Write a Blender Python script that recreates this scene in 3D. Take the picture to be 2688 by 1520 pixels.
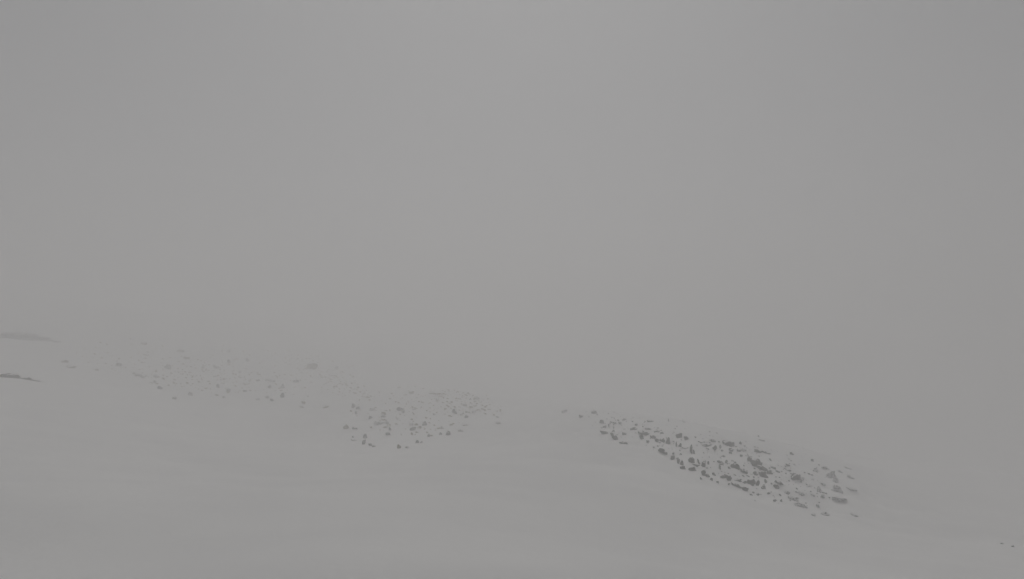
import bpy, bmesh, math, random
import numpy as np

for o in list(bpy.data.objects):
    bpy.data.objects.remove(o, do_unlink=True)

scene = bpy.context.scene
COL = scene.collection

# ------------------------------------------------------------------ camera
CAM_PITCH = 5.0
cam_data = bpy.data.cameras.new("camera")
cam_data.sensor_width = 36.0
cam_data.lens = 36.0 * 1750.0 / 2688.0
cam_data.clip_start = 0.1
cam_data.clip_end = 4000.0
cam = bpy.data.objects.new("camera", cam_data)
cam.location = (0.0, 0.0, 0.0)
cam.rotation_euler = (math.radians(90.0 + CAM_PITCH), 0.0, 0.0)
COL.objects.link(cam)
scene.camera = cam

# ------------------------------------------------------------------ sky and sun (sun veiled by fog, ahead of the camera)
SUN_ELEV = math.radians(59.0)
SUN_AZ = math.radians(0.0)              # clockwise from +Y
world = bpy.data.worlds.new("World")
scene.world = world
world.use_nodes = True
nt = world.node_tree
nt.nodes.clear()
sky = nt.nodes.new("ShaderNodeTexSky")
sky.sky_type = 'NISHITA'
sky.sun_disc = False
sky.sun_elevation = SUN_ELEV
sky.sun_rotation = SUN_AZ
sky.altitude = 2000.0
sky.air_density = 1.0
sky.dust_density = 4.0
hs = nt.nodes.new("ShaderNodeHueSaturation")    # overcast: the blue of the clear sky is gone
hs.inputs["Saturation"].default_value = 0.16
bg = nt.nodes.new("ShaderNodeBackground")
bg.inputs["Strength"].default_value = 0.06
wo = nt.nodes.new("ShaderNodeOutputWorld")
nt.links.new(sky.outputs["Color"], hs.inputs["Color"])
nt.links.new(hs.outputs["Color"], bg.inputs["Color"])
nt.links.new(bg.outputs["Background"], wo.inputs["Surface"])

sun_data = bpy.data.lights.new("sun", 'SUN')
sun_data.energy = 1.2
sun_data.angle = math.radians(40.0)
sun_data.color = (1.0, 0.968, 0.92)
sun = bpy.data.objects.new("sun", sun_data)
# lamp shines along its local -Z: from the sun towards the camera
sun.rotation_euler = (math.radians(90.0) - SUN_ELEV, 0.0, math.pi - SUN_AZ)
sun.location = (0.0, 100.0, 30.0)
COL.objects.link(sun)

scene.view_settings.view_transform = 'Standard'
scene.view_settings.look = 'None'
scene.view_settings.gamma = 1.0
scene.view_settings.use_curve_mapping = False
scene.view_settings.exposure = -0.7

scene.render.engine = 'CYCLES'
scene.cycles.max_bounces = 12
scene.cycles.diffuse_bounces = 3
scene.cycles.volume_bounces = 8
scene.cycles.use_denoising = True
scene.cycles.use_adaptive_sampling = True
scene.cycles.adaptive_threshold = 0.02
scene.cycles.sample_clamp_indirect = 0.0

# ------------------------------------------------------------------ materials
def new_mat(name):
    m = bpy.data.materials.new(name)
    m.use_nodes = True
    t = m.node_tree
    t.nodes.clear()
    out = t.nodes.new("ShaderNodeOutputMaterial")
    b = t.nodes.new("ShaderNodeBsdfPrincipled")
    t.links.new(b.outputs[0], out.inputs["Surface"])
    return m, t, b

def snow_material():
    m, t, b = new_mat("snow")
    tc = t.nodes.new("ShaderNodeTexCoord")
    n1 = t.nodes.new("ShaderNodeTexNoise"); n1.inputs["Scale"].default_value = 0.12; n1.inputs["Detail"].default_value = 4
    r = t.nodes.new("ShaderNodeValToRGB")
    r.color_ramp.elements[0].position = 0.3; r.color_ramp.elements[0].color = (0.86, 0.86, 0.86, 1)
    r.color_ramp.elements[1].position = 0.7; r.color_ramp.elements[1].color = (0.91, 0.91, 0.905, 1)
    n2 = t.nodes.new("ShaderNodeTexNoise"); n2.inputs["Scale"].default_value = 1.3; n2.inputs["Detail"].default_value = 6
    bp = t.nodes.new("ShaderNodeBump"); bp.inputs["Strength"].default_value = 0.4; bp.inputs["Distance"].default_value = 0.12
    t.links.new(tc.outputs["Object"], n1.inputs["Vector"])
    t.links.new(tc.outputs["Object"], n2.inputs["Vector"])
    t.links.new(n1.outputs["Fac"], r.inputs["Fac"])
    t.links.new(r.outputs["Color"], b.inputs["Base Color"])
    t.links.new(n2.outputs["Fac"], bp.inputs["Height"])
    t.links.new(bp.outputs["Normal"], b.inputs["Normal"])
    b.inputs["Roughness"].default_value = 0.8
    b.inputs["Specular IOR Level"].default_value = 0.2
    return m

def rock_material(name, c0, c1, rime, rime_scale=3.4):
    """weathered grey limestone, wind-blown rime lying in patches on it; a heavy cover paints in haze fade"""
    m, t, b = new_mat(name)
    tc = t.nodes.new("ShaderNodeTexCoord")
    n1 = t.nodes.new("ShaderNodeTexNoise"); n1.inputs["Scale"].default_value = 2.2; n1.inputs["Detail"].default_value = 8
    r = t.nodes.new("ShaderNodeValToRGB")
    r.color_ramp.elements[0].position = 0.3; r.color_ramp.elements[0].color = (*c0, 1)
    r.color_ramp.elements[1].position = 0.75; r.color_ramp.elements[1].color = (*c1, 1)
    n2 = t.nodes.new("ShaderNodeTexNoise"); n2.inputs["Scale"].default_value = rime_scale; n2.inputs["Detail"].default_value = 5
    r2 = t.nodes.new("ShaderNodeValToRGB")
    r2.color_ramp.elements[0].position = 1.0 - rime - 0.06
    r2.color_ramp.elements[1].position = 1.0 - rime + 0.06
    mx = t.nodes.new("ShaderNodeMixRGB")
    mx.inputs["Color2"].default_value = (0.72, 0.72, 0.73, 1)
    bp = t.nodes.new("ShaderNodeBump"); bp.inputs["Strength"].default_value = 0.6; bp.inputs["Distance"].default_value = 0.05
    t.links.new(tc.outputs["Object"], n1.inputs["Vector"])
    t.links.new(tc.outputs["Object"], n2.inputs["Vector"])
    t.links.new(n1.outputs["Fac"], r.inputs["Fac"])
    t.links.new(n2.outputs["Fac"], r2.inputs["Fac"])
    t.links.new(r.outputs["Color"], mx.inputs["Color1"])
    t.links.new(r2.outputs["Color"], mx.inputs["Fac"])
    t.links.new(mx.outputs["Color"], b.inputs["Base Color"])
    t.links.new(n1.outputs["Fac"], bp.inputs["Height"])
    t.links.new(bp.outputs["Normal"], b.inputs["Normal"])
    b.inputs["Roughness"].default_value = 0.9
    b.inputs["Specular IOR Level"].default_value = 0.25
    return m

SNOW = snow_material()
ROCKS = [rock_material("limestone", (0.07, 0.07, 0.067), (0.14, 0.138, 0.128), 0.36),
         rock_material("dark_limestone", (0.045, 0.045, 0.043), (0.10, 0.10, 0.096), 0.29),
         rock_material("ochre_limestone", (0.13, 0.105, 0.035), (0.22, 0.18, 0.07), 0.40, 6.0),
         rock_material("haze_faded_limestone", (0.08, 0.08, 0.078), (0.15, 0.15, 0.145), 0.52, 9.0),  # fine pale cover painted in, imitates contrast lost in the haze
         rock_material("lichened_limestone", (0.09, 0.085, 0.06), (0.17, 0.16, 0.115), 0.48, 7.0)]

def tag(o, label=None, category=None, group=None, kind=None):
    if label: o["label"] = label
    if category: o["category"] = category
    if group: o["group"] = group
    if kind: o["kind"] = kind
    return o

def link_mesh(name, verts, faces, mat, parent=None, smooth=False):
    me = bpy.data.meshes.new(name)
    me.from_pydata(verts, [], faces)
    me.materials.append(mat)
    if smooth:
        me.polygons.foreach_set("use_smooth", [True] * len(me.polygons))
    me.update()
    o = bpy.data.objects.new(name, me)
    COL.objects.link(o)
    if parent is not None:
        o.parent = parent
    return o

# ------------------------------------------------------------------ the snow-covered mountainside
#TERRAIN-BEGIN
#   surveyed points x, y, z (camera at the origin), joined by a thin-plate surface
SURVEY = np.array([
    [-10.4, 14.0, -4.68],
    [-4.83, 13.0, -4.34],
    [0.0, 14.0, -4.68],
    [7.8, 21.0, -7.02],
    [20.05, 27.0, -9.02],
    [-28.66, 38.0, -6.1],
    [-26.37, 45.0, -7.22],
    [-14.01, 46.0, -8.64],
    [0.0, 34.0, -7.32],
    [0.0, 58.0, -9.3],
    [0.0, 105.0, -11.61],
    [0.0, 180.0, -13.88],
    [-62.47, 82.0, -4.02],
    [-99.52, 130.0, 0.97],
    [-56.08, 95.0, -7.33],
    [-89.07, 150.0, -1.44],
    [-50.46, 120.0, -9.92],
    [-74.05, 175.0, -1.68],
    [-40.22, 180.0, -7.82],
    [-30.06, 135.0, -11.16],
    [-20.37, 92.0, -13.23],
    [-13.04, 160.0, -10.55],
    [-7.7, 95.0, -12.61],
    [8.83, 115.0, -10.79],
    [6.12, 80.0, -10.62],
    [13.27, 92.0, -10.68],
    [20.9, 104.0, -10.05],
    [14.4, 72.0, -10.75],
    [26.3, 84.0, -10.22],
    [16.16, 52.0, -10.91],
    [7.95, 40.0, -8.61],
    [19.68, 50.0, -11.85],
    [34.92, 88.0, -12.66],
    [44.18, 92.0, -15.26],
    [27.67, 58.0, -13.91],
    [44.9, 84.0, -17.16],
    [59.1, 100.0, -19.34],
    [94.06, 125.0, -23.49],
    [31.32, 42.0, -12.12],
    [29.35, 50.0, -13.48],
    [18.54, 39.0, -10.94],
    [12.39, 34.0, -9.53],
    [44.41, 72.0, -16.68],
    [33.0, 107.0, -13.5],
    [50.0, 125.0, -20.0],
    [14.0, 160.0, -13.0],
    [-40.0, 220.0, -4.0],
    [150.0, 200.0, -46.0],
    [260.0, 420.0, -64.0],
    [0.0, 350.0, -8.0],
    [-150.0, 250.0, 15.0],
    [-280.0, 420.0, 30.0],
    [-110.0, 175.0, 6.0],
    [0.0, 620.0, 4.0],
    [0.0, -60.0, 2.0],
    [-80.0, -60.0, 8.0],
    [80.0, -60.0, -8.0],
    [0.0, 0.0, -4.0],
], dtype=float)

def _tps_kernel(r2):
    return 0.5 * r2 * np.log(np.maximum(r2, 1e-9))

def _tps_fit(P, smooth):
    n = len(P)
    xy = P[:, :2] / 100.0
    d2 = ((xy[:, None] - xy[None]) ** 2).sum(-1)
    K = _tps_kernel(d2) + smooth * np.eye(n)
    A = np.zeros((n + 3, n + 3))
    A[:n, :n] = K
    A[:n, n] = 1; A[n, :n] = 1
    A[:n, n+1:] = xy; A[n+1:, :n] = xy.T
    return xy, np.linalg.solve(A, np.concatenate([P[:, 2], np.zeros(3)]))

_TXY, _TW = _tps_fit(SURVEY, 0.002)

def _hash_noise(x, y, seed):
    """smooth value noise on a unit lattice"""
    xi = np.floor(x).astype(np.int64); yi = np.floor(y).astype(np.int64)
    fx = x - xi; fy = y - yi
    fx = fx * fx * (3 - 2 * fx); fy = fy * fy * (3 - 2 * fy)
    def h(i, j):
        n = (i * 374761393 + j * 668265263 + seed * 1442695041) & 0x7fffffff
        n = ((n ^ (n >> 13)) * 1274126177) & 0x7fffffff
        return ((n ^ (n >> 16)) & 0xffff) / 65535.0 * 2 - 1
    return ((h(xi, yi) * (1 - fx) + h(xi + 1, yi) * fx) * (1 - fy)
            + (h(xi, yi + 1) * (1 - fx) + h(xi + 1, yi + 1) * fx) * fy)

def _blob(x, y, cx, cy, rx, ry):
    return np.exp(-(((x - cx) / rx) ** 2 + ((y - cy) / ry) ** 2))

def ground(x, y):
    x = np.atleast_1d(np.asarray(x, float)); y = np.atleast_1d(np.asarray(y, float))
    q = np.stack([x, y], -1) / 100.0
    z = np.empty(len(x))
    n = len(_TXY)
    for s in range(0, len(x), 20000):
        e = s + 20000
        d2 = ((q[s:e, None] - _TXY[None]) ** 2).sum(-1)
        z[s:e] = _tps_kernel(d2) @ _TW[:n] + _TW[n] + q[s:e] @ _TW[n+1:]
    # drifts everywhere, rougher ground in the rock fields
    z += 0.35 * _hash_noise(x / 14 + 3.1, y / 11 + 7.7, 1) + 0.12 * _hash_noise(x / 4.1, y / 3.3, 2)
    rough = np.clip(_blob(x, y, 26, 66, 24, 18) + _blob(x, y, 8, 95, 14, 16)
                    + _blob(x, y, -22, 128, 22, 26) + _blob(x, y, -70, 140, 35, 30), 0, 1)
    z += rough * (0.46 * _hash_noise(x / 2.3 + 5, y / 2.9, 3) + 0.22 * _hash_noise(x / 0.9, y / 1.1 + 9, 4))
    return z
#TERRAIN-END

def graded(a, b, centres):
    """grid lines: fine where something stands, coarse far out"""
    out = [a]
    while out[-1] < b:
        v = out[-1]
        s = min(max(0.55, 0.55 + 0.10 * max(0, lo - v, v - hi)) for lo, hi in centres)
        out.append(v + min(s, 14))
    return np.array(out)

gx = graded(-420, 420, [(-70, 55)])
gy = graded(-90, 640, [(6, 150)])
GX, GY = np.meshgrid(gx, gy)
GZ = ground(GX.ravel(), GY.ravel())
nx, ny = len(gx), len(gy)
co = np.stack([GX.ravel(), GY.ravel(), GZ], -1)
idx = np.arange(nx * ny).reshape(ny, nx)
quads = np.stack([idx[:-1, :-1].ravel(), idx[:-1, 1:].ravel(), idx[1:, 1:].ravel(), idx[1:, :-1].ravel()], -1)
me = bpy.data.meshes.new("snow_slope")
me.vertices.add(len(co)); me.vertices.foreach_set("co", co.ravel())
me.loops.add(quads.size); me.loops.foreach_set("vertex_index", quads.ravel())
me.polygons.add(len(quads))
me.polygons.foreach_set("loop_start", np.arange(0, quads.size, 4))
me.polygons.foreach_set("loop_total", np.full(len(quads), 4))
me.polygons.foreach_set("use_smooth", np.ones(len(quads), bool))
me.update(calc_edges=True); me.validate()
me.materials.append(SNOW)
slope = bpy.data.objects.new("snow_slope", me)
COL.objects.link(slope)
tag(slope, "smooth snow-covered mountainside falling away to the right", None, None, "structure")

# ------------------------------------------------------------------ rocks
def base_ico(sub):
    bm = bmesh.new()
    bmesh.ops.create_icosphere(bm, subdivisions=sub, radius=1.0)
    bm.verts.ensure_lookup_table()
    v = np.array([p.co[:] for p in bm.verts]); f = [[q.index for q in p.verts] for p in bm.faces]
    bm.free()
    return v, f
ICO3 = base_ico(3)
ICO1 = base_ico(1)

def rock_shape(rng, rx, ry, rz, tilt, yaw, ico=ICO3, cuts=13):
    """boulder broken along flat planes; tilt leans its long axis down to the right"""
    v = ico[0].copy()
    for _ in range(cuts):
        n = rng.normal(size=3); n /= np.linalg.norm(n)
        d = rng.uniform(0.50, 0.86)
        over = v @ n - d
        v -= np.clip(over, 0, None)[:, None] * n * 0.94
    v *= 1.0 / np.abs(v).max(axis=0)
    if len(v) > 60:                                   # bulges, notches and open joints
        q = rng.normal(size=(7, 3)) * 2.6; ph = rng.uniform(0, 6.28, 7)
        w = np.sin(ico[0] @ q.T + ph).sum(-1) / 7.0
        v *= (1.0 + 0.55 * w)[:, None]
    v += 0.05 * rng.normal(size=v.shape) * (1.0 if len(v) > 60 else 0.5)
    v *= np.array([rx, ry, rz])
    c, s = math.cos(yaw), math.sin(yaw)
    v = v @ np.array([[c, s, 0], [-s, c, 0], [0, 0, 1]])
    c, s = math.cos(tilt), math.sin(tilt)
    v = np.stack([v[:, 0] * c + v[:, 2] * s, v[:, 1], -v[:, 0] * s + v[:, 2] * c], -1)
    return v

def snow_cap(v, faces, rng, th, lim):
    """snow lying on the faces that look up"""
    a = v[[f[0] for f in faces]]; b = v[[f[1] for f in faces]]; c = v[[f[2] for f in faces]]
    n = np.cross(b - a, c - a); n /= np.linalg.norm(n, axis=1)[:, None] + 1e-12
    zc = ((a + b + c) / 3)[:, 2]
    keep = [f for f, k, z in zip(faces, n[:, 2], zc) if k > lim and z > 0.05 * v[:, 2].max()]
    # one connected patch per rock
    left, best = [set(f) for f in keep], []
    todo = set(range(len(keep)))
    while todo:
        q = [todo.pop()]; grp = list(q)
        while q:
            f = left[q.pop()]
            near = [j for j in todo if left[j] & f]
            todo -= set(near); q += near; grp += near
        if len(grp) > len(best):
            best = grp
    keep = [keep[i] for i in best]
    if len(keep) < 6:
        return None
    used = sorted({i for f in keep for i in f}); m = {i: k for k, i in enumerate(used)}
    edge = {}
    for f in keep:
        for i in range(3):
            e = (f[i], f[(i + 1) % 3]); k = tuple(sorted(e)); edge[k] = edge.get(k, 0) + 1
    rim = {i for k, q in edge.items() if q == 1 for i in k}
    pts = []
    for i in used:
        p = v[i].copy()
        p[2] += 0.012 if i in rim else th * rng.uniform(0.8, 1.2)
        if i in rim:
            p[:2] *= 1.03
        pts.append(p)
    return [tuple(p) for p in pts], [[m[i] for i in f] for f in keep]

# name, label, group, x, y, half-width, half-height, tilt (degrees, + = down to the right), material, bare (0 snowy .. 1 bare)
BOULDERS = [
    ('boulder', 'small pale squat rock well left of the lone rock at the upper left tip', 'rocks in the dark rock field on the right', 8.6, 109.89, 0.505, 0.473, 0, 3, 0.25),
    ('rock', 'small grey squat rock left of the lone rock at the upper left tip', 'rocks in the dark rock field on the right', 10.37, 101.13, 0.348, 0.339, 20, 0, 0.6),
    ('boulder', 'pale squat rock alone at the far upper left tip of the right field', 'rocks in the dark rock field on the right', 13.22, 108.06, 0.579, 0.414, 0, 0, 0.5),
    ('rock', 'small pale flat rock above and right of the lone rock at the upper left tip', 'rocks in the dark rock field on the right', 34.87, 235.37, 0.721, 0.45, 0, 3, 0.35),
    ('rock', 'small grey squat rock just lower right of the lone rock at the upper left tip', 'rocks in the dark rock field on the right', 12.64, 95.25, 0.328, 0.41, 0, 0, 0.6),
    ('rock', 'small grey squat rock above and left of the curved rib', 'rocks in the dark rock field on the right', 12.77, 93.55, 0.286, 0.269, 0, 0, 0.6),
    ('rock', 'tiny grey upright rock above and left of the curved rib', 'rocks in the dark rock field on the right', 13.47, 93.94, 0.108, 0.315, 0, 0, 0.6),
    ('boulder', 'mid-sized grey long thin rock above and left of the curved rib', 'rocks in the dark rock field on the right', 11.28, 83.49, 0.575, 0.256, 25, 0, 0.7),
    ('rock', 'small grey flat rock above the curved rib', 'rocks in the dark rock field on the right', 14.44, 94.73, 0.363, 0.181, 0, 0, 0.65),
    ('rock', 'tiny grey squat rock above the curved rib', 'rocks in the dark rock field on the right', 15.16, 94.6, 0.253, 0.272, 0, 0, 0.7),
    ('rock', 'small grey flat rock above and right of the curved rib', 'rocks in the dark rock field on the right', 16.4, 98.65, 0.34, 0.236, 0, 0, 0.6),
    ('rock', 'small grey upright rock just above the curved rib', 'rocks in the dark rock field on the right', 13.96, 92.9, 0.107, 0.356, 0, 0, 0.5),
    ('rock', 'tiny grey squat rock just above the curved rib', 'rocks in the dark rock field on the right', 12.76, 84.92, 0.163, 0.163, 0, 0, 0.6),
    ('boulder', 'thin curved rock rib hooking down to the right at the left tail', 'rocks in the dark rock field on the right', 12.12, 79.04, 0.666, 0.227, 50, 1, 0.75),
    ('boulder', 'mid-sized grey long thin rock just below and right of the curved rib', 'rocks in the dark rock field on the right', 11.88, 71.98, 0.441, 0.152, 8, 0, 0.6),
    ('rock', 'small pale flat rock just above and right of the curved rib', 'rocks in the dark rock field on the right', 13.42, 80.87, 0.248, 0.193, 0, 0, 0.4),
    ('boulder', 'small grey flat rock just above and left of the broad-topped rock', 'rocks in the dark rock field on the right', 15.49, 85.84, 0.394, 0.246, 0, 0, 0.6),
    ('rock', 'small grey flat rock farther out, just above and left of the broad-topped rock', 'rocks in the dark rock field on the right', 16.96, 92.37, 0.283, 0.177, 0, 0, 0.5),
    ('boulder', 'small grey long thin rock above and right of the broad-topped rock', 'rocks in the dark rock field on the right', 19.29, 94.73, 0.435, 0.181, 0, 0, 0.6),
    ('boulder', 'mid-sized grey long thin rock just above and right of the broad-topped rock', 'rocks in the dark rock field on the right', 17.06, 85.05, 0.423, 0.203, 0, 0, 0.65),
    ('boulder', 'broad dark T-shaped rock midway along the left tail of the right field', 'rocks in the dark rock field on the right', 16.02, 83.09, 0.763, 0.318, 0, 1, 0.9),
    ('rock', 'small dark squat rock just below the broad-topped rock', 'rocks in the dark rock field on the right', 15.01, 78.13, 0.269, 0.374, 0, 1, 0.9),
    ('boulder', 'small grey flat rock just right of the broad-topped rock', 'rocks in the dark rock field on the right', 16.61, 79.69, 0.366, 0.305, 0, 0, 0.7),
    ('boulder', 'mid-sized grey long thin rock right of the broad-topped rock', 'rocks in the dark rock field on the right', 18.05, 83.88, 0.449, 0.177, -20, 0, 0.5),
    ('rock', 'small pale flat rock just above and left of the square upright block', 'rocks in the dark rock field on the right', 18.31, 82.57, 0.253, 0.158, 0, 0, 0.45),
    ('rock', 'small grey squat rock just left of the square upright block', 'rocks in the dark rock field on the right', 16.3, 76.3, 0.234, 0.292, 0, 0, 0.6),
    ('rock', 'small grey upright rock just left of the square upright block', 'rocks in the dark rock field on the right', 17.29, 78.78, 0.109, 0.302, 0, 0, 0.6),
    ('rock', 'small dark squat rock just left of the square upright block', 'rocks in the dark rock field on the right', 17.57, 78.65, 0.241, 0.376, 0, 1, 0.8),
    ('boulder', 'dark upright square block at the right end of a short row', 'rocks in the dark rock field on the right', 18.07, 78.26, 0.27, 0.524, 0, 1, 0.9),
    ('rock', 'small grey upright rock just below and right of the broad-topped rock', 'rocks in the dark rock field on the right', 14.93, 74.47, 0.086, 0.285, 0, 0, 0.5),
    ('boulder', 'dark tilted slab lying alone on the lower left edge', 'rocks in the dark rock field on the right', 15.3, 68.58, 0.499, 0.295, 20, 1, 0.95),
    ('rock', 'tiny grey squat rock just left of the isolated slab on the lower edge', 'rocks in the dark rock field on the right', 15.0, 71.59, 0.137, 0.137, 0, 0, 0.5),
    ('rock', 'tiny grey squat rock just right of the isolated slab on the lower edge', 'rocks in the dark rock field on the right', 16.3, 68.45, 0.131, 0.164, 0, 0, 0.7),
    ('rock', 'left one of two dark twin rocks near the upper edge', 'rocks in the dark rock field on the right', 19.89, 80.48, 0.339, 0.347, 0, 1, 0.95),
    ('rock', 'right one of two dark twin rocks near the upper edge', 'rocks in the dark rock field on the right', 20.26, 78.65, 0.271, 0.301, 0, 1, 0.95),
    ('rock', 'small grey upright rock just right of the square upright block', 'rocks in the dark rock field on the right', 18.47, 76.03, 0.087, 0.364, 0, 0, 0.7),
    ('rock', 'small dark squat rock just below the left twin', 'rocks in the dark rock field on the right', 18.85, 75.77, 0.174, 0.29, 0, 1, 0.75),
    ('boulder', 'small grey flat rock just above and left of the thin standing pillar', 'rocks in the dark rock field on the right', 19.18, 74.73, 0.343, 0.179, 0, 0, 0.6),
    ('boulder', 'large pale long thin rock above the left twin', 'rocks in the dark rock field on the right', 63.08, 266.48, 2.448, 0.459, 15, 3, 0.3),
    ('rock', 'tiny pale upright rock above and left of the left twin', 'rocks in the dark rock field on the right', 22.03, 94.99, 0.109, 0.273, 0, 3, 0.3),
    ('boulder', 'small pale long thin rock above the left twin', 'rocks in the dark rock field on the right', 24.28, 95.25, 0.438, 0.146, 35, 3, 0.3),
    ('rock', 'small dark squat rock just below and right of the isolated slab on the lower edge', 'rocks in the dark rock field on the right', 15.9, 67.02, 0.231, 0.289, 0, 1, 0.85),
    ('rock', 'small grey flat rock just above and left of the bottom rock of the stepped row', 'rocks in the dark rock field on the right', 16.39, 67.02, 0.205, 0.16, 0, 0, 0.7),
    ('rock', 'small dark squat rock just above and left of the bottom rock of the stepped row', 'rocks in the dark rock field on the right', 15.85, 64.66, 0.149, 0.248, 0, 1, 0.8),
    ('rock', 'small dark squat rock just above the bottom rock of the stepped row', 'rocks in the dark rock field on the right', 16.02, 64.14, 0.196, 0.276, 0, 1, 0.85),
    ('rock', 'dark rock at the foot of a stepped row on the lower edge', 'rocks in the dark rock field on the right', 15.78, 62.83, 0.241, 0.21, 15, 1, 0.9),
    ('rock', 'tiny grey flat rock just left of the thin standing pillar', 'rocks in the dark rock field on the right', 17.02, 68.45, 0.157, 0.131, 0, 0, 0.5),
    ('boulder', 'thin dark pillar standing upright, tallest and narrowest of all rocks', 'rocks in the dark rock field on the right', 18.48, 69.89, 0.134, 0.568, 4, 1, 0.95),
    ('rock', 'small grey upright rock just below and right of the thin standing pillar', 'rocks in the dark rock field on the right', 18.76, 69.76, 0.096, 0.334, -15, 0, 0.6),
    ('boulder', 'tall dark block below the thin pillar, snow beside it', 'rocks in the dark rock field on the right', 17.37, 65.32, 0.29, 0.531, 0, 1, 0.9),
    ('boulder', 'mid-sized dark flat rock just below and right of the tall block', 'rocks in the dark rock field on the right', 17.48, 64.79, 0.347, 0.174, 8, 1, 0.9),
    ('boulder', 'mid-sized dark squat rock just below the tall block', 'rocks in the dark rock field on the right', 16.67, 62.57, 0.359, 0.299, 15, 1, 0.9),
    ('boulder', 'small grey upright rock just right of the tall block', 'rocks in the dark rock field on the right', 18.15, 65.84, 0.091, 0.378, -10, 0, 0.7),
    ('boulder', 'mid-sized dark upright rock just right of the tall block', 'rocks in the dark rock field on the right', 18.43, 65.45, 0.175, 0.438, 25, 1, 0.85),
    ('rock', 'small dark upright rock right of the tall block', 'rocks in the dark rock field on the right', 19.26, 66.62, 0.102, 0.287, 0, 1, 0.8),
    ('rock', 'small dark flat rock left of the big rounded boulder near the crest', 'rocks in the dark rock field on the right', 23.58, 79.43, 0.304, 0.19, 25, 1, 0.8),
    ('boulder', 'big dark rounded boulder near the crest, the largest rock of the upper edge', 'rocks in the dark rock field on the right', 25.16, 79.04, 0.666, 0.454, 30, 1, 1),
    ('rock', 'small dark flat rock just below and right of the big rounded boulder near the crest', 'rocks in the dark rock field on the right', 25.64, 78.78, 0.271, 0.181, 20, 1, 0.95),
    ('rock', 'tiny dark squat rock right of the big rounded boulder near the crest', 'rocks in the dark rock field on the right', 26.88, 79.69, 0.153, 0.191, 0, 1, 0.8),
    ('rock', 'tiny dark upright rock just below and left of the big rounded boulder near the crest', 'rocks in the dark rock field on the right', 23.03, 74.99, 0.115, 0.201, 0, 1, 0.8),
    ('rock', 'tiny grey flat rock just below and left of the big rounded boulder near the crest', 'rocks in the dark rock field on the right', 22.93, 74.07, 0.17, 0.142, 0, 0, 0.6),
    ('rock', 'small dark flat rock farther out, lower right of the big rounded boulder near the crest', 'rocks in the dark rock field on the right', 24.67, 76.3, 0.292, 0.204, -20, 1, 0.85),
    ('rock', 'tiny grey squat rock just below the big rounded boulder near the crest', 'rocks in the dark rock field on the right', 23.89, 74.2, 0.17, 0.178, 0, 0, 0.7),
    ('boulder', 'mid-sized grey long thin rock right of the big rounded boulder near the crest', 'rocks in the dark rock field on the right', 26.21, 77.6, 0.416, 0.149, -10, 0, 0.6),
    ('rock', 'small grey squat rock below and right of the big rounded boulder near the crest', 'rocks in the dark rock field on the right', 25.64, 76.82, 0.235, 0.221, 0, 0, 0.5),
    ('boulder', 'dark pointed wedge below the crest, its tip to the left', 'rocks in the dark rock field on the right', 28.37, 78.26, 0.479, 0.262, 20, 1, 0.9),
    ('boulder', 'large grey long thin rock right of the thin standing pillar', 'rocks in the dark rock field on the right', 21.95, 76.17, 0.7, 0.292, 10, 0, 0.5),
    ('rock', 'small grey upright rock below and left of the big rounded boulder near the crest', 'rocks in the dark rock field on the right', 22.2, 74.2, 0.159, 0.298, 20, 0, 0.7),
    ('rock', 'small dark upright rock above the paired boulder low in the field', 'rocks in the dark rock field on the right', 20.69, 67.8, 0.145, 0.26, -20, 1, 0.8),
    ('rock', 'small grey flat rock above the paired boulder low in the field', 'rocks in the dark rock field on the right', 20.71, 67.15, 0.206, 0.161, 0, 0, 0.7),
    ('rock', 'small grey upright rock just above and left of the steep ledge', 'rocks in the dark rock field on the right', 21.52, 68.06, 0.078, 0.293, 0, 0, 0.6),
    ('rock', 'tiny grey squat rock just left of the steep ledge', 'rocks in the dark rock field on the right', 21.28, 66.49, 0.127, 0.191, 0, 0, 0.7),
    ('boulder', 'steep dark ledge sloping to the right in the middle of the field', 'rocks in the dark rock field on the right', 22.27, 67.41, 0.542, 0.31, 45, 1, 1),
    ('boulder', 'dark boulder at the lower end of the steep ledge', 'rocks in the dark rock field on the right', 22.74, 66.62, 0.383, 0.287, 30, 1, 1),
    ('rock', 'small dark squat rock just above and left of the largest boulder', 'rocks in the dark rock field on the right', 25.17, 71.72, 0.302, 0.343, 20, 1, 0.9),
    ('boulder', 'largest and darkest boulder of all, in the middle of the right field', 'rocks in the dark rock field on the right', 25.67, 71.2, 0.627, 0.511, 40, 1, 1),
    ('rock', 'small dark squat rock just left of the paired boulder low in the field', 'rocks in the dark rock field on the right', 18.85, 63.49, 0.17, 0.243, 0, 1, 0.85),
    ('rock', 'small dark squat rock below and right of the tall block', 'rocks in the dark rock field on the right', 17.05, 60.48, 0.232, 0.232, 0, 1, 0.75),
    ('rock', 'small dark squat rock left of the paired boulder low in the field', 'rocks in the dark rock field on the right', 17.32, 60.09, 0.184, 0.173, 0, 1, 0.8),
    ('rock', 'tiny dark squat rock left of the paired boulder low in the field', 'rocks in the dark rock field on the right', 17.36, 59.17, 0.113, 0.142, 0, 1, 0.8),
    ('boulder', 'dark boulder low in the field with a smaller one at its right', 'rocks in the dark rock field on the right', 19.22, 61.66, 0.354, 0.295, 10, 1, 0.95),
    ('rock', 'small dark squat rock just below and right of the paired boulder low in the field', 'rocks in the dark rock field on the right', 19.41, 60.87, 0.186, 0.262, 20, 1, 0.9),
    ('rock', 'small grey upright rock just above and left of the paired boulder low in the field', 'rocks in the dark rock field on the right', 20.16, 65.84, 0.076, 0.315, 0, 0, 0.5),
    ('rock', 'tiny grey squat rock below and right of the tall block', 'rocks in the dark rock field on the right', 16.0, 57.6, 0.088, 0.138, 0, 0, 0.6),
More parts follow.
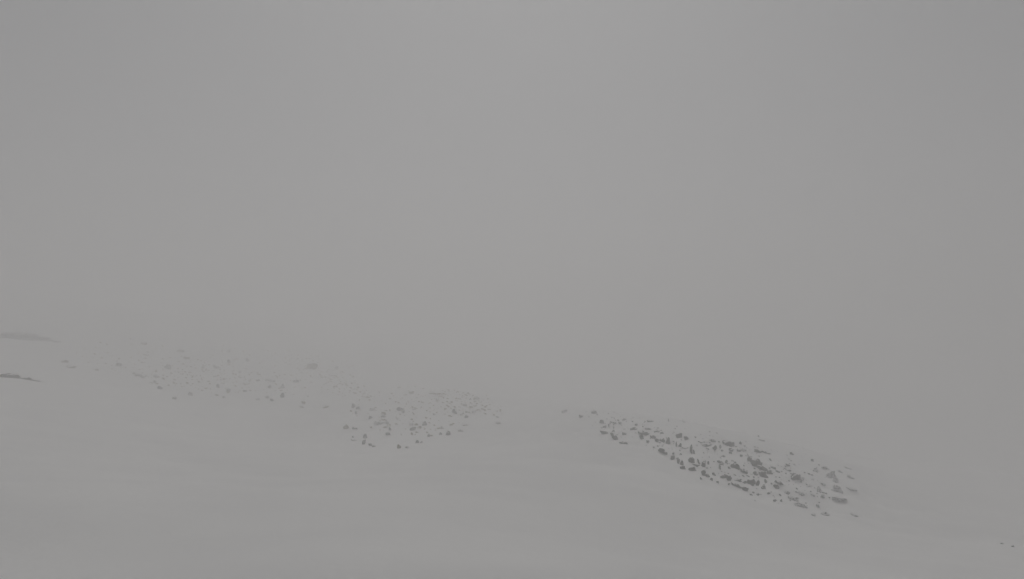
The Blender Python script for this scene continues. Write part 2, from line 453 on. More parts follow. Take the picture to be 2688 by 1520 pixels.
    ('rock', 'tiny grey squat rock just below and left of the paired boulder low in the field', 'rocks in the dark rock field on the right', 17.89, 59.17, 0.136, 0.142, 0, 0, 0.6),
    ('boulder', "mid-sized dark long thin rock just below and left of the ledge's lower boulder", 'rocks in the dark rock field on the right', 20.24, 60.87, 0.326, 0.146, 0, 1, 0.85),
    ('rock', 'small dark flat rock just above the last dark boulder of the lower edge', 'rocks in the dark rock field on the right', 20.79, 60.87, 0.186, 0.146, 0, 1, 0.85),
    ('boulder', 'broad dark boulder near the lower edge of the field', 'rocks in the dark rock field on the right', 21.74, 61.79, 0.449, 0.355, 10, 1, 1),
    ('boulder', 'small dark upright rock just right of the broad boulder near the lower edge', 'rocks in the dark rock field on the right', 22.26, 61.66, 0.132, 0.354, 20, 1, 0.9),
    ('boulder', 'large dark long thin rock upper left of the last dark boulder of the lower edge', 'rocks in the dark rock field on the right', 19.6, 59.7, 0.64, 0.126, 20, 1, 0.9),
    ('boulder', 'dark boulder ending a long thin ledge at the lower edge', 'rocks in the dark rock field on the right', 20.23, 59.3, 0.34, 0.255, 20, 1, 1),
    ('boulder', 'mid-sized grey flat rock just below and left of the long boulder under the largest', 'rocks in the dark rock field on the right', 24.1, 67.41, 0.361, 0.194, -15, 0, 0.7),
    ('rock', 'tiny grey squat rock just below and right of the paired boulder low in the field', 'rocks in the dark rock field on the right', 18.86, 59.3, 0.091, 0.113, 0, 0, 0.6),
    ('rock', 'tiny grey squat rock above and right of the steep ledge', 'rocks in the dark rock field on the right', 24.78, 73.29, 0.168, 0.175, 0, 0, 0.7),
    ('rock', 'tiny grey flat rock below the big rounded boulder near the crest', 'rocks in the dark rock field on the right', 22.74, 72.9, 0.167, 0.14, 0, 0, 0.5),
    ('rock', 'tiny pale flat rock just lower right of the last dark boulder of the lower edge', 'rocks in the dark rock field on the right', 19.52, 55.64, 0.128, 0.106, 0, 0, 0.45),
    ('rock', 'tiny grey squat rock below and right of the broad boulder near the lower edge', 'rocks in the dark rock field on the right', 21.19, 58.78, 0.09, 0.112, 0, 0, 0.5),
    ('rock', 'tiny grey long thin rock lower right of the last dark boulder of the lower edge', 'rocks in the dark rock field on the right', 18.07, 50.81, 0.136, 0.058, 0, 0, 0.7),
    ('boulder', 'long dark boulder just under the right end of the largest boulder', 'rocks in the dark rock field on the right', 26.0, 70.81, 0.542, 0.271, 25, 1, 1),
    ('boulder', 'large dark flat rock just below the long boulder under the largest', 'rocks in the dark rock field on the right', 24.85, 67.15, 0.565, 0.321, 30, 1, 0.85),
    ('boulder', 'small dark flat rock just below and right of the long boulder under the largest', 'rocks in the dark rock field on the right', 26.18, 69.24, 0.318, 0.265, 45, 1, 0.95),
    ('boulder', 'small dark flat rock just right of the long boulder under the largest', 'rocks in the dark rock field on the right', 27.66, 71.85, 0.33, 0.172, 25, 1, 0.8),
    ('rock', 'small grey flat rock right of the long boulder under the largest', 'rocks in the dark rock field on the right', 27.5, 70.28, 0.215, 0.135, 35, 0, 0.7),
    ('boulder', 'large grey long thin rock just right of the wedge rock below the crest', 'rocks in the dark rock field on the right', 29.61, 78.65, 0.723, 0.211, 15, 0, 0.6),
    ('rock', 'small grey long thin rock just above the wedge rock below the crest', 'rocks in the dark rock field on the right', 31.21, 84.53, 0.356, 0.162, 0, 0, 0.7),
    ('rock', 'small pale long thin rock above and right of the wedge rock below the crest', 'rocks in the dark rock field on the right', 109.55, 283.47, 1.194, 0.488, 0, 0, 0.45),
    ('rock', 'tiny grey squat rock above the wedge rock below the crest', 'rocks in the dark rock field on the right', 33.36, 91.59, 0.14, 0.175, 0, 0, 0.6),
    ('boulder', 'large pale long thin rock above and right of the big rounded boulder near the crest', 'rocks in the dark rock field on the right', 90.07, 265.3, 2.234, 0.559, 5, 0, 0.4),
    ('rock', 'small pale flat rock left of the small dark dot high on the right', 'rocks in the dark rock field on the right', 33.14, 80.35, 0.277, 0.231, 0, 0, 0.45),
    ('rock', 'small very dark rock alone, high in the fading right part', 'rocks in the dark rock field on the right', 36.16, 81.79, 0.188, 0.235, 0, 1, 0.8),
    ('rock', 'small grey flat rock above and left of the boulder where the field begins to fade', 'rocks in the dark rock field on the right', 29.86, 73.55, 0.282, 0.141, 15, 0, 0.6),
    ('rock', 'small grey flat rock above the boulder where the field begins to fade', 'rocks in the dark rock field on the right', 31.45, 75.64, 0.197, 0.154, 0, 3, 0.5),
    ('boulder', 'large dark long thin rock upper left of the boulder where the field begins to fade', 'rocks in the dark rock field on the right', 29.42, 72.64, 0.612, 0.174, 20, 1, 0.75),
    ('boulder', 'grey boulder with a low tail to its right where the field begins to fade', 'rocks in the dark rock field on the right', 28.58, 68.85, 0.474, 0.461, 20, 1, 0.85),
    ('boulder', 'mid-sized grey flat rock just right of the boulder where the field begins to fade', 'rocks in the dark rock field on the right', 29.26, 68.98, 0.396, 0.231, 10, 3, 0.7),
    ('boulder', 'small grey squat rock just below the small dark dot high on the right', 'rocks in the dark rock field on the right', 34.02, 76.03, 0.349, 0.327, 0, 3, 0.7),
    ('boulder', 'mid-sized grey flat rock just above and left of the big soft grey boulder', 'rocks in the dark rock field on the right', 35.97, 77.86, 0.417, 0.224, 5, 3, 0.7),
    ('boulder', 'big soft grey boulder high in the fading right part', 'rocks in the dark rock field on the right', 35.22, 74.86, 0.63, 0.609, 20, 3, 0.7),
    ('boulder', 'small grey flat rock just below and right of the big soft grey boulder', 'rocks in the dark rock field on the right', 34.49, 72.64, 0.334, 0.278, 20, 3, 0.6),
    ('boulder', 'mid-sized grey long thin rock above and right of the big soft grey boulder', 'rocks in the dark rock field on the right', 43.43, 87.8, 0.457, 0.214, 20, 3, 0.55),
    ('boulder', 'mid-sized grey flat rock above and right of the rightmost big boulder', 'rocks in the dark rock field on the right', 38.36, 76.95, 0.451, 0.219, 15, 3, 0.55),
    ('rock', 'small grey squat rock below the long boulder under the largest', 'rocks in the dark rock field on the right', 23.93, 64.14, 0.147, 0.246, 0, 0, 0.6),
    ('boulder', 'mid-sized grey long thin rock left of the boulder where the field begins to fade', 'rocks in the dark rock field on the right', 25.06, 63.62, 0.39, 0.17, 25, 0, 0.7),
    ('rock', 'small grey squat rock below and left of the boulder where the field begins to fade', 'rocks in the dark rock field on the right', 24.42, 62.96, 0.241, 0.211, 0, 0, 0.7),
    ('rock', 'small grey flat rock right of the broad boulder near the lower edge', 'rocks in the dark rock field on the right', 22.21, 60.09, 0.23, 0.173, 0, 0, 0.6),
    ('rock', 'tiny grey squat rock just left of the lower grey boulder', 'rocks in the dark rock field on the right', 22.14, 56.04, 0.107, 0.134, 0, 0, 0.55),
    ('rock', 'tiny pale flat rock left of the lower grey boulder', 'rocks in the dark rock field on the right', 21.5, 55.91, 0.128, 0.107, 0, 0, 0.4),
    ('rock', 'small grey squat rock just above and left of the lower grey boulder', 'rocks in the dark rock field on the right', 25.2, 62.31, 0.239, 0.209, 0, 0, 0.6),
    ('boulder', 'large grey boulder on the lower edge of the fading part', 'rocks in the dark rock field on the right', 24.09, 58.39, 0.492, 0.307, 10, 3, 0.75),
    ('boulder', 'mid-sized grey flat rock just above and right of the lower grey boulder', 'rocks in the dark rock field on the right', 26.48, 62.44, 0.325, 0.229, 30, 3, 0.55),
    ('boulder', 'large grey long thin rock just below and right of the lower grey boulder', 'rocks in the dark rock field on the right', 23.28, 54.99, 0.547, 0.184, 15, 3, 0.6),
    ('rock', 'small grey squat rock left of the rightmost big boulder', 'rocks in the dark rock field on the right', 29.14, 64.53, 0.247, 0.309, 0, 3, 0.6),
    ('boulder', 'big pale grey boulder, rightmost of the large ones', 'rocks in the dark rock field on the right', 31.9, 66.62, 0.561, 0.446, 20, 3, 0.65),
    ('boulder', 'large grey long thin rock just below the rightmost big boulder', 'rocks in the dark rock field on the right', 29.72, 62.31, 0.73, 0.253, 5, 3, 0.5),
    ('rock', 'small grey squat rock just above and left of the lowest pale rock', 'rocks in the dark rock field on the right', 27.39, 61.13, 0.159, 0.249, 0, 3, 0.55),
    ('boulder', 'pale flat rock at the lowest right corner of the field', 'rocks in the dark rock field on the right', 24.53, 53.42, 0.313, 0.196, 0, 3, 0.5),
    ('rock', 'small pale flat rock just left of the lowest pale rock', 'rocks in the dark rock field on the right', 21.98, 49.76, 0.162, 0.121, 0, 3, 0.45),
    ('rock', 'small pale flat rock right of the boulder where the field begins to fade', 'rocks in the dark rock field on the right', 31.16, 70.54, 0.184, 0.115, 0, 3, 0.45),
    ('boulder', 'small pale flat rock below and right of the boulder where the field begins to fade', 'rocks in the dark rock field on the right', 29.39, 67.28, 0.263, 0.164, 0, 3, 0.45),
    ('boulder', 'mid-sized grey long thin rock below and left of the big soft grey boulder', 'rocks in the dark rock field on the right', 32.05, 70.41, 0.412, 0.16, 5, 3, 0.5),
    ('boulder', 'small grey flat rock right of the lower grey boulder', 'rocks in the dark rock field on the right', 27.95, 63.23, 0.247, 0.129, 25, 3, 0.55),
    ('rock', 'small pale squat rock left of the rightmost big boulder', 'rocks in the dark rock field on the right', 28.71, 63.09, 0.164, 0.257, 0, 3, 0.45),
    ('boulder', 'small pale flat rock just above and right of the big soft grey boulder', 'rocks in the dark rock field on the right', 37.64, 78.0, 0.305, 0.159, 20, 3, 0.4),
    ('boulder', 'large pale long thin rock right of the rightmost big boulder', 'rocks in the dark rock field on the right', 34.47, 68.98, 0.539, 0.157, 10, 3, 0.35),
    ('boulder', 'mid-sized pale long thin rock right of the lowest pale rock', 'rocks in the dark rock field on the right', 29.5, 58.91, 0.307, 0.134, 0, 3, 0.3),
    ('rock', 'small dark rock in the open snow near the lower right edge', 'rocks in the dark rock field on the right', 31.45, 43.1, 0.094, 0.072, 5, 0, 0.7),
    ('rock', 'small pale flat rock just left of the corner rock', 'rocks in the dark rock field on the right', 34.34, 48.06, 0.123, 0.06, 0, 3, 0.3),
    ('rock', "pale upright rock, tallest of the three at the middle field's upper left corner", 'rocks in the faint middle rock field', -30.66, 130.15, 0.411, 0.685, 0, 0, 0.6),
    ('rock', 'tiny grey squat rock just right of the upper left cluster', 'rocks in the faint middle rock field', -29.59, 129.23, 0.363, 0.397, 0, 0, 0.7),
    ('rock', 'tiny grey squat rock just below the upper left cluster', 'rocks in the faint middle rock field', -28.79, 124.53, 0.262, 0.382, 0, 0, 0.65),
    ('rock', 'tiny dark squat rock left of the flat rock right of the upper left cluster', 'rocks in the faint middle rock field', -24.67, 117.47, 0.289, 0.309, 0, 1, 0.75),
    ('rock', 'grey flat rock in the upper left of the middle field', 'rocks in the faint middle rock field', -22.65, 118.38, 0.415, 0.312, 0, 0, 0.7),
    ('rock', 'small grey upright rock lower right of the flat rock right of the upper left cluster', 'rocks in the faint middle rock field', -20.38, 110.41, 0.232, 0.484, -30, 4, 0.5),
    ('rock', 'small grey squat rock just above the forked rock', 'rocks in the faint middle rock field', -18.81, 104.4, 0.256, 0.412, 0, 0, 0.65),
    ('boulder', "grey forked rock left of the middle field's centre", 'rocks in the faint middle rock field', -18.41, 100.87, 0.496, 0.354, 10, 0, 0.65),
    ('boulder', 'darkest flat rock at the left edge of the middle field', 'rocks in the faint middle rock field', -24.92, 107.14, 0.489, 0.282, 0, 1, 0.8),
    ('rock', 'tiny grey squat rock just below the leftmost dark rock', 'rocks in the faint middle rock field', -23.27, 98.91, 0.174, 0.217, 0, 0, 0.6),
    ('rock', 'small grey long thin rock just left of the upright lower left rock', 'rocks in the faint middle rock field', -22.48, 96.29, 0.405, 0.169, 0, 4, 0.5),
    ('rock', 'grey upright rock low at the left of the middle field', 'rocks in the faint middle rock field', -21.54, 99.17, 0.278, 0.478, 0, 0, 0.7),
    ('rock', 'small grey squat rock just below the upright lower left rock', 'rocks in the faint middle rock field', -19.67, 89.63, 0.252, 0.393, 0, 0, 0.6),
    ('rock', 'tiny grey squat rock just below and right of the upright lower left rock', 'rocks in the faint middle rock field', -17.17, 82.05, 0.202, 0.216, 0, 0, 0.65),
    ('rock', 'small grey long thin rock below and right of the upright lower left rock', 'rocks in the faint middle rock field', -16.35, 80.22, 0.281, 0.127, 20, 4, 0.5),
    ('boulder', 'broad ochre-grey rock near the top of the middle field', 'rocks in the faint middle rock field', -21.18, 127.93, 0.808, 0.505, 15, 0, 0.7),
    ('rock', 'tiny grey squat rock just below and right of the ochre-grey rock', 'rocks in the faint middle rock field', -20.05, 124.27, 0.349, 0.327, 20, 0, 0.6),
    ('rock', 'tiny pale flat rock just below the ochre-grey rock', 'rocks in the faint middle rock field', -19.88, 117.21, 0.329, 0.257, 0, 4, 0.45),
    ('rock', 'small grey flat rock right of the ochre-grey rock', 'rocks in the faint middle rock field', -18.79, 128.97, 0.407, 0.283, 0, 0, 0.6),
    ('rock', 'tiny grey flat rock above and right of the ochre-grey rock', 'rocks in the faint middle rock field', -20.4, 144.0, 0.354, 0.253, 0, 4, 0.5),
    ('rock', 'small grey flat rock just above the central rock', 'rocks in the faint middle rock field', -16.69, 111.98, 0.472, 0.295, 15, 0, 0.55),
    ('boulder', 'grey rock at the centre of the middle field', 'rocks in the faint middle rock field', -15.45, 105.05, 0.516, 0.369, -15, 0, 0.65),
    ('rock', 'small grey squat rock above and right of the central rock', 'rocks in the faint middle rock field', -14.17, 109.76, 0.385, 0.481, 0, 0, 0.6),
    ('rock', 'tiny grey squat rock above and right of the lowest dark rock', 'rocks in the faint middle rock field', -11.93, 96.56, 0.203, 0.339, 0, 0, 0.55),
    ('rock', 'tiny grey squat rock just left of the right-hand dark rock', 'rocks in the faint middle rock field', -10.36, 98.12, 0.207, 0.241, 0, 0, 0.7),
    ('rock', "dark squat rock right of the middle field's centre", 'rocks in the faint middle rock field', -9.15, 97.21, 0.375, 0.384, 0, 1, 0.75),
    ('rock', 'dark squat rock alone at the bottom of the middle field', 'rocks in the faint middle rock field', -12.31, 87.8, 0.246, 0.27, 0, 1, 0.85),
    ('rock', 'tiny grey squat rock just right of the lowest dark rock', 'rocks in the faint middle rock field', -11.72, 87.67, 0.185, 0.192, 0, 4, 0.5),
    ('rock', 'tiny grey squat rock just below and left of the lowest dark rock', 'rocks in the faint middle rock field', -11.84, 76.3, 0.187, 0.167, 0, 4, 0.5),
    ('rock', 'small grey squat rock above and left of the upper right rock', 'rocks in the faint middle rock field', -10.43, 121.39, 0.426, 0.532, 0, 0, 0.6),
    ('rock', 'grey squat rock in the upper right of the middle field', 'rocks in the faint middle rock field', -7.78, 114.72, 0.322, 0.403, 0, 0, 0.6),
    ('rock', 'tiny pale flat rock just above and left of the upper right rock', 'rocks in the faint middle rock field', -9.05, 120.61, 0.339, 0.212, 0, 4, 0.45),
    ('rock', 'tiny grey flat rock above the upper right rock', 'rocks in the faint middle rock field', -8.94, 144.27, 0.304, 0.253, 0, 0, 0.6),
    ('rock', 'small pale squat rock above and right of the upper right rock', 'rocks in the faint middle rock field', -7.52, 143.87, 0.606, 0.631, 0, 4, 0.4),
    ('rock', 'small pale squat rock above the upper right rock', 'rocks in the faint middle rock field', -9.09, 130.28, 0.457, 0.457, 0, 4, 0.4),
    ('rock', 'small pale squat rock just above and right of the upper right rock', 'rocks in the faint middle rock field', -7.08, 122.96, 0.431, 0.431, 0, 4, 0.4),
    ('rock', 'small flat rock farthest right in the middle field', 'rocks in the faint middle rock field', -2.35, 112.89, 0.277, 0.198, 0, 0, 0.6),
    ('rock', 'small pale flat rock just below the rightmost rock', 'rocks in the faint middle rock field', -2.11, 104.14, 0.365, 0.228, 0, 4, 0.4),
    ('rock', 'tiny pale squat rock above and left of the right-hand dark rock', 'rocks in the faint middle rock field', -13.96, 120.87, 0.254, 0.265, 0, 4, 0.45),
    ('rock', 'tiny pale flat rock well above and left of the upper right rock', 'rocks in the faint middle rock field', -15.63, 141.0, 0.396, 0.309, 0, 4, 0.4),
    ('rock', 'small pale flat rock just above and left of the right-hand dark rock', 'rocks in the faint middle rock field', -10.95, 105.44, 0.37, 0.231, 0, 4, 0.45),
    ('rock', 'small pale flat rock right of the right-hand dark rock', 'rocks in the faint middle rock field', -7.75, 101.78, 0.429, 0.223, 0, 4, 0.4),
    ('rock', 'small pale flat rock just below the upper right rock', 'rocks in the faint middle rock field', -7.33, 105.31, 0.443, 0.277, 0, 4, 0.4),
    ('rock', 'small pale flat rock upper left of the flat rock right of the upper left cluster', 'rocks in the faint middle rock field', -26.35, 126.1, 0.531, 0.442, 15, 4, 0.4),
    ('boulder', 'large pale long thin rock just below the flat rock right of the upper left cluster', 'rocks in the faint middle rock field', -21.62, 110.67, 0.932, 0.35, 10, 4, 0.4),
    ('rock', 'small pale squat rock just left of the leftmost dark rock', 'rocks in the faint middle rock field', -26.3, 107.01, 0.451, 0.469, 0, 2, 0.35),
    ('rock', 'small pale squat rock below and right of the forked rock', 'rocks in the faint middle rock field', -12.69, 75.9, 0.213, 0.3, 0, 2, 0.35),
    ('boulder', 'large pale long thin rock well above and right of the ochre-grey rock', 'rocks in the faint middle rock field', -17.44, 153.02, 2.577, 0.242, 3, 2, 0.3),
    ('rock', 'small pale squat rock above and right of the ochre-grey rock', 'rocks in the faint middle rock field', -22.85, 152.11, 0.534, 0.48, 0, 2, 0.35),
    ('rock', 'grey squat rock high in the left field', 'rocks in the faint left rock field', -70.48, 166.62, 0.478, 0.532, 0, 0, 0.55),
    ('rock', 'tiny grey squat rock left of the upper left dot', 'rocks in the faint left rock field', -71.07, 154.07, 0.393, 0.369, 0, 4, 0.5),
    ('rock', 'small pale squat rock right of the upper left dot', 'rocks in the faint left rock field', -67.77, 171.85, 0.548, 0.548, 0, 4, 0.45),
    ('boulder', 'mid-sized pale flat rock left of the upper left dot', 'rocks in the faint left rock field', -69.45, 157.34, 0.903, 0.627, 10, 4, 0.45),
    ('rock', 'small flat rock highest on the right of the left field', 'rocks in the faint left rock field', -59.4, 179.56, 0.458, 0.286, 0, 4, 0.5),
    ('rock', 'tiny pale squat rock below and left of the upper left dot', 'rocks in the faint left rock field', -62.19, 143.61, 0.321, 0.286, 0, 4, 0.45),
    ('rock', 'tiny grey upright rock below and left of the upper left dot', 'rocks in the faint left rock field', -58.9, 134.59, 0.258, 0.483, 0, 0, 0.55),
    ('rock', 'small grey squat rock left of the middle dark dot', 'rocks in the faint left rock field', -55.84, 132.5, 0.423, 0.423, 0, 0, 0.55),
    ('rock', "dark flat rock midway along the left field's lower side", 'rocks in the faint left rock field', -53.39, 134.59, 0.386, 0.322, 0, 0, 0.65),
    ('rock', 'tiny grey flat rock above and right of the middle dark dot', 'rocks in the faint left rock field', -56.8, 150.28, 0.431, 0.36, 0, 0, 0.6),
    ('boulder', 'large pale long thin rock above the lower of two dark dots', 'rocks in the faint left rock field', -54.62, 151.59, 1.161, 0.532, 15, 4, 0.45),
    ('rock', 'tiny grey squat rock above the lower of two dark dots', 'rocks in the faint left rock field', -52.11, 144.53, 0.369, 0.403, 0, 0, 0.6),
    ('rock', 'small grey squat rock just left of the paired rock', 'rocks in the faint left rock field', -50.25, 155.11, 0.495, 0.433, 0, 0, 0.6),
    ('rock', 'right one of two touching grey rocks in the left field', 'rocks in the faint left rock field', -49.74, 155.64, 0.348, 0.434, 0, 1, 0.75),
    ('boulder', 'small pale upright rock just above the upper of two dark dots', 'rocks in the faint left rock field', -50.22, 147.14, 0.376, 0.821, 0, 4, 0.4),
    ('rock', 'upper right one of the two darkest rocks in the left field', 'rocks in the faint left rock field', -45.2, 132.37, 0.422, 0.528, 0, 1, 0.95),
    ('rock', 'lower left one of the two darkest rocks in the left field', 'rocks in the faint left rock field', -46.44, 130.28, 0.332, 0.416, 0, 1, 0.95),
    ('rock', 'tiny grey squat rock left of the middle dark dot', 'rocks in the faint left rock field', -53.81, 125.84, 0.321, 0.301, 0, 4, 0.5),
    ('rock', 'small pale squat rock left of the lower of two dark dots', 'rocks in the faint left rock field', -48.58, 128.84, 0.411, 0.36, 0, 4, 0.4),
    ('rock', 'small pale flat rock just above and left of the lower of two dark dots', 'rocks in the faint left rock field', -47.58, 130.93, 0.418, 0.313, 0, 4, 0.4),
    ('rock', 'tiny grey squat rock above and right of the last rock below', 'rocks in the faint left rock field', -42.41, 139.95, 0.179, 0.279, 0, 4, 0.5),
    ('rock', 'small flat rock at the lower right end of the left field', 'rocks in the faint left rock field', -39.2, 125.44, 0.4, 0.25, 0, 4, 0.5),
    ('boulder', 'large pale flat rock above and right of the paired rock', 'rocks in the faint left rock field', -53.69, 178.77, 1.483, 1.141, 10, 2, 0.3),
    ('rock', 'tiny pale squat rock well right of the paired rock', 'rocks in the faint left rock field', -48.39, 185.31, 0.473, 0.591, 0, 4, 0.45),
    ('boulder', 'large pale long thin rock well right of the paired rock', 'rocks in the faint left rock field', -46.64, 173.28, 1.327, 0.387, 8, 4, 0.4),
    ('rock', 'small pale squat rock well right of the grey rock at the far left', 'rocks in the faint left rock field', -58.5, 122.44, 0.391, 0.488, 0, 4, 0.45),
    ('rock', 'small pale flat rock below and right of the grey rock at the far left', 'rocks in the faint left rock field', -55.2, 110.02, 0.421, 0.263, 0, 4, 0.45),
    ('rock', 'tiny pale squat rock below and right of the upper left dot', 'rocks in the faint left rock field', -63.12, 155.51, 0.397, 0.372, 0, 4, 0.45),
    ('rock', 'tiny pale flat rock above the middle dark dot', 'rocks in the faint left rock field', -61.39, 151.32, 0.386, 0.302, 0, 4, 0.45),
    ('rock', 'small pale squat rock just above the upper left dot', 'rocks in the faint left rock field', -75.22, 177.6, 0.453, 0.708, 0, 4, 0.4),
    ('boulder', 'mid-sized pale flat rock well above and right of the grey rock at the far left', 'rocks in the faint left rock field', -82.53, 166.22, 0.848, 0.477, 0, 2, 0.3),
    ('boulder', 'pale long thin rock well upper right of the grey rock at the far left', 'rocks in the faint left rock field', -78.59, 161.65, 0.825, 0.361, 0, 2, 0.3),
    ('rock', 'tiny pale squat rock farther out, below and left of the upper left dot', 'rocks in the faint left rock field', -65.67, 148.58, 0.379, 0.355, 0, 4, 0.4),
    ('boulder', 'mid-sized pale flat rock right of the last rock below', 'rocks in the faint left rock field', -35.31, 128.06, 0.654, 0.368, 0, 2, 0.35),
    ('rock', 'small pale flat rock just above the last rock below', 'rocks in the faint left rock field', -40.22, 129.76, 0.497, 0.373, 0, 2, 0.35),
    ('rock', 'tiny pale flat rock right of the paired rock', 'rocks in the faint left rock field', -47.08, 157.08, 0.401, 0.251, 0, 4, 0.4),
    ('boulder', 'mid-sized pale squat rock above and right of the grey rock at the far left', 'rocks in the faint left rock field', -75.1, 146.49, 0.793, 0.661, 0, 4, 0.45),
    ('rock', 'small grey rock at the end of a diagonal line of stones', 'rocks in the faint left rock field', -65.19, 124.27, 0.505, 0.351, 0, 0, 0.55),
    ('boulder', 'faint diagonal rib of rock on the far left snow slope', 'rocks in the faint left rock field', -72.97, 131.85, 1.547, 0.387, 35, 4, 0.45),
    ('boulder', 'small pale flat rock above the grey rock at the far left', 'rocks in the faint left rock field', -71.27, 134.46, 0.607, 0.379, 0, 4, 0.4),
    ('rock', 'tiny pale squat rock just above and left of the grey rock at the far left', 'rocks in the faint left rock field', -68.2, 128.19, 0.347, 0.289, 0, 4, 0.4),
    ('boulder', 'mid-sized pale flat rock above and left of the diagonal line', 'rocks in the faint left rock field', -79.77, 135.9, 0.736, 0.552, 0, 4, 0.4),
    ('rock', 'small pale flat rock well above and left of the diagonal line', 'rocks in the faint left rock field', -87.28, 142.3, 0.514, 0.401, 0, 2, 0.35),
    ('boulder', 'mid-sized pale flat rock well left of the diagonal line', 'rocks in the faint left rock field', -84.64, 126.62, 0.686, 0.4, 0, 2, 0.3),
    ('boulder', 'mid-sized pale long thin rock well left of the diagonal line', 'rocks in the faint left rock field', -79.69, 121.0, 0.765, 0.328, 0, 2, 0.3),
    ('rock', 'small pale flat rock well left of the diagonal line', 'rocks in the faint left rock field', -79.4, 128.19, 0.463, 0.289, 0, 2, 0.35),
    ('boulder', 'mid-sized pale flat rock well above the diagonal line', 'rocks in the faint left rock field', -91.54, 166.09, 0.9, 0.469, 0, 2, 0.3),
]

for k, (name, label, group, x, y, hw, hh, tilt, mat, bare) in enumerate(BOULDERS):
    rng = np.random.default_rng(1000 + k)
    rx, rz = hw, hh * 1.12
    ry = max(hw, hh) * rng.uniform(0.65, 0.95)
    v = rock_shape(rng, rx, ry, rz, math.radians(tilt), rng.uniform(-0.35, 0.35))
    z = float(ground(x, y)[0])
    base = (x, y + ry * 0.25, z + hh * rng.uniform(0.08, 0.42))
    rock = link_mesh(name, [tuple(p) for p in v], ICO3[1], ROCKS[mat])
    rock.location = base
    tag(rock, label, "rock", group)
    cap = snow_cap(v, ICO3[1], rng, 0.04 + 0.08 * rz, 0.52 + 0.30 * bare * rng.uniform(0.6, 1.2))
    if cap:
        link_mesh("snow_cap", cap[0], cap[1], SNOW, rock, True)

# ------------------------------------------------------------------ rock ledges that break the snow at the left edge
LEDGES = [
    ('thin dark rock ledge cutting the snow at the left edge, lower of two', [(-69.26, 81.13), (-67.11, 84.27), (-66.22, 86.88), (-66.01, 90.67), (-65.13, 93.29)], 0.224),
    ('broad faint rock ledge at the left edge, higher and paler of two', [(-103.73, 113.42), (-102.35, 126.1), (-103.8, 135.51), (-102.03, 141.65), (-100.32, 149.36)], 0.533),
]
for k, (label, pts, hh) in enumerate(LEDGES):
    rng = np.random.default_rng(77 + k)
    p = np.array(pts, float)
    x0, y0 = p.mean(axis=0)
    seg = np.linspace(0, 1, 40)
    cx = np.interp(seg, np.linspace(0, 1, len(p)), p[:, 0]); cy = np.interp(seg, np.linspace(0, 1, len(p)), p[:, 1])
    cz = ground(cx, cy); z0 = float(cz.mean())
    taper = np.clip(np.minimum(seg, 1 - seg) / 0.22, 0, 1) ** 0.7
    chip = np.clip(0.85 + 0.45 * np.repeat(rng.normal(size=20), 2), 0.25, 1.3)      # broken edge
    rows, vs, fs = 5, [], []
    prof = [(-0.15, -0.5), (-0.28, 0.15), (-0.10, 0.8), (0.12, 1.05), (0.7, 0.9)]
    for i in range(40):
        for (dy, dz) in prof:
            j = rng.normal(size=3) * 0.16 * hh
            vs.append((cx[i] - x0 + j[0], cy[i] - y0 + dy * hh * 2 + j[1], cz[i] - z0 + dz * hh * 2 * (0.25 + 0.75 * taper[i] * chip[i]) - (0.5 * hh if dz < 0 else 0) - 0.6 * hh * (1 - taper[i]) + j[2] * 0.6))
    for i in range(39):
        for r in range(rows - 1):
            a = i * rows + r
            fs.append((a, a + rows, a + rows + 1, a + 1))
    led = link_mesh("rock_ledge", vs, fs, ROCKS[(1, 3)[k]])
    led.location = (x0, y0, z0)
    tag(led, label, "rock ledge", "rock ledges in the snow at the left edge")
    cv, cf = [], []
    for i in range(40):
        a = vs[i * rows + 2]; b = vs[i * rows + 3]; c = vs[i * rows + 4]
        t_ = 0.25 * hh * taper[i] + 0.03
        cv += [(a[0], a[1] - 0.04, a[2] + 0.01), (b[0], b[1], b[2] + t_), (c[0], c[1], c[2] + t_), (c[0], c[1] + 2.2 * hh, c[2] - 1.1 * hh)]
    for i in range(39):
        for r in range(3):
            a = i * 4 + r
            cf.append((a, a + 4, a + 5, a + 1))
    link_mesh("snow_cap", cv, cf, SNOW, led, True)

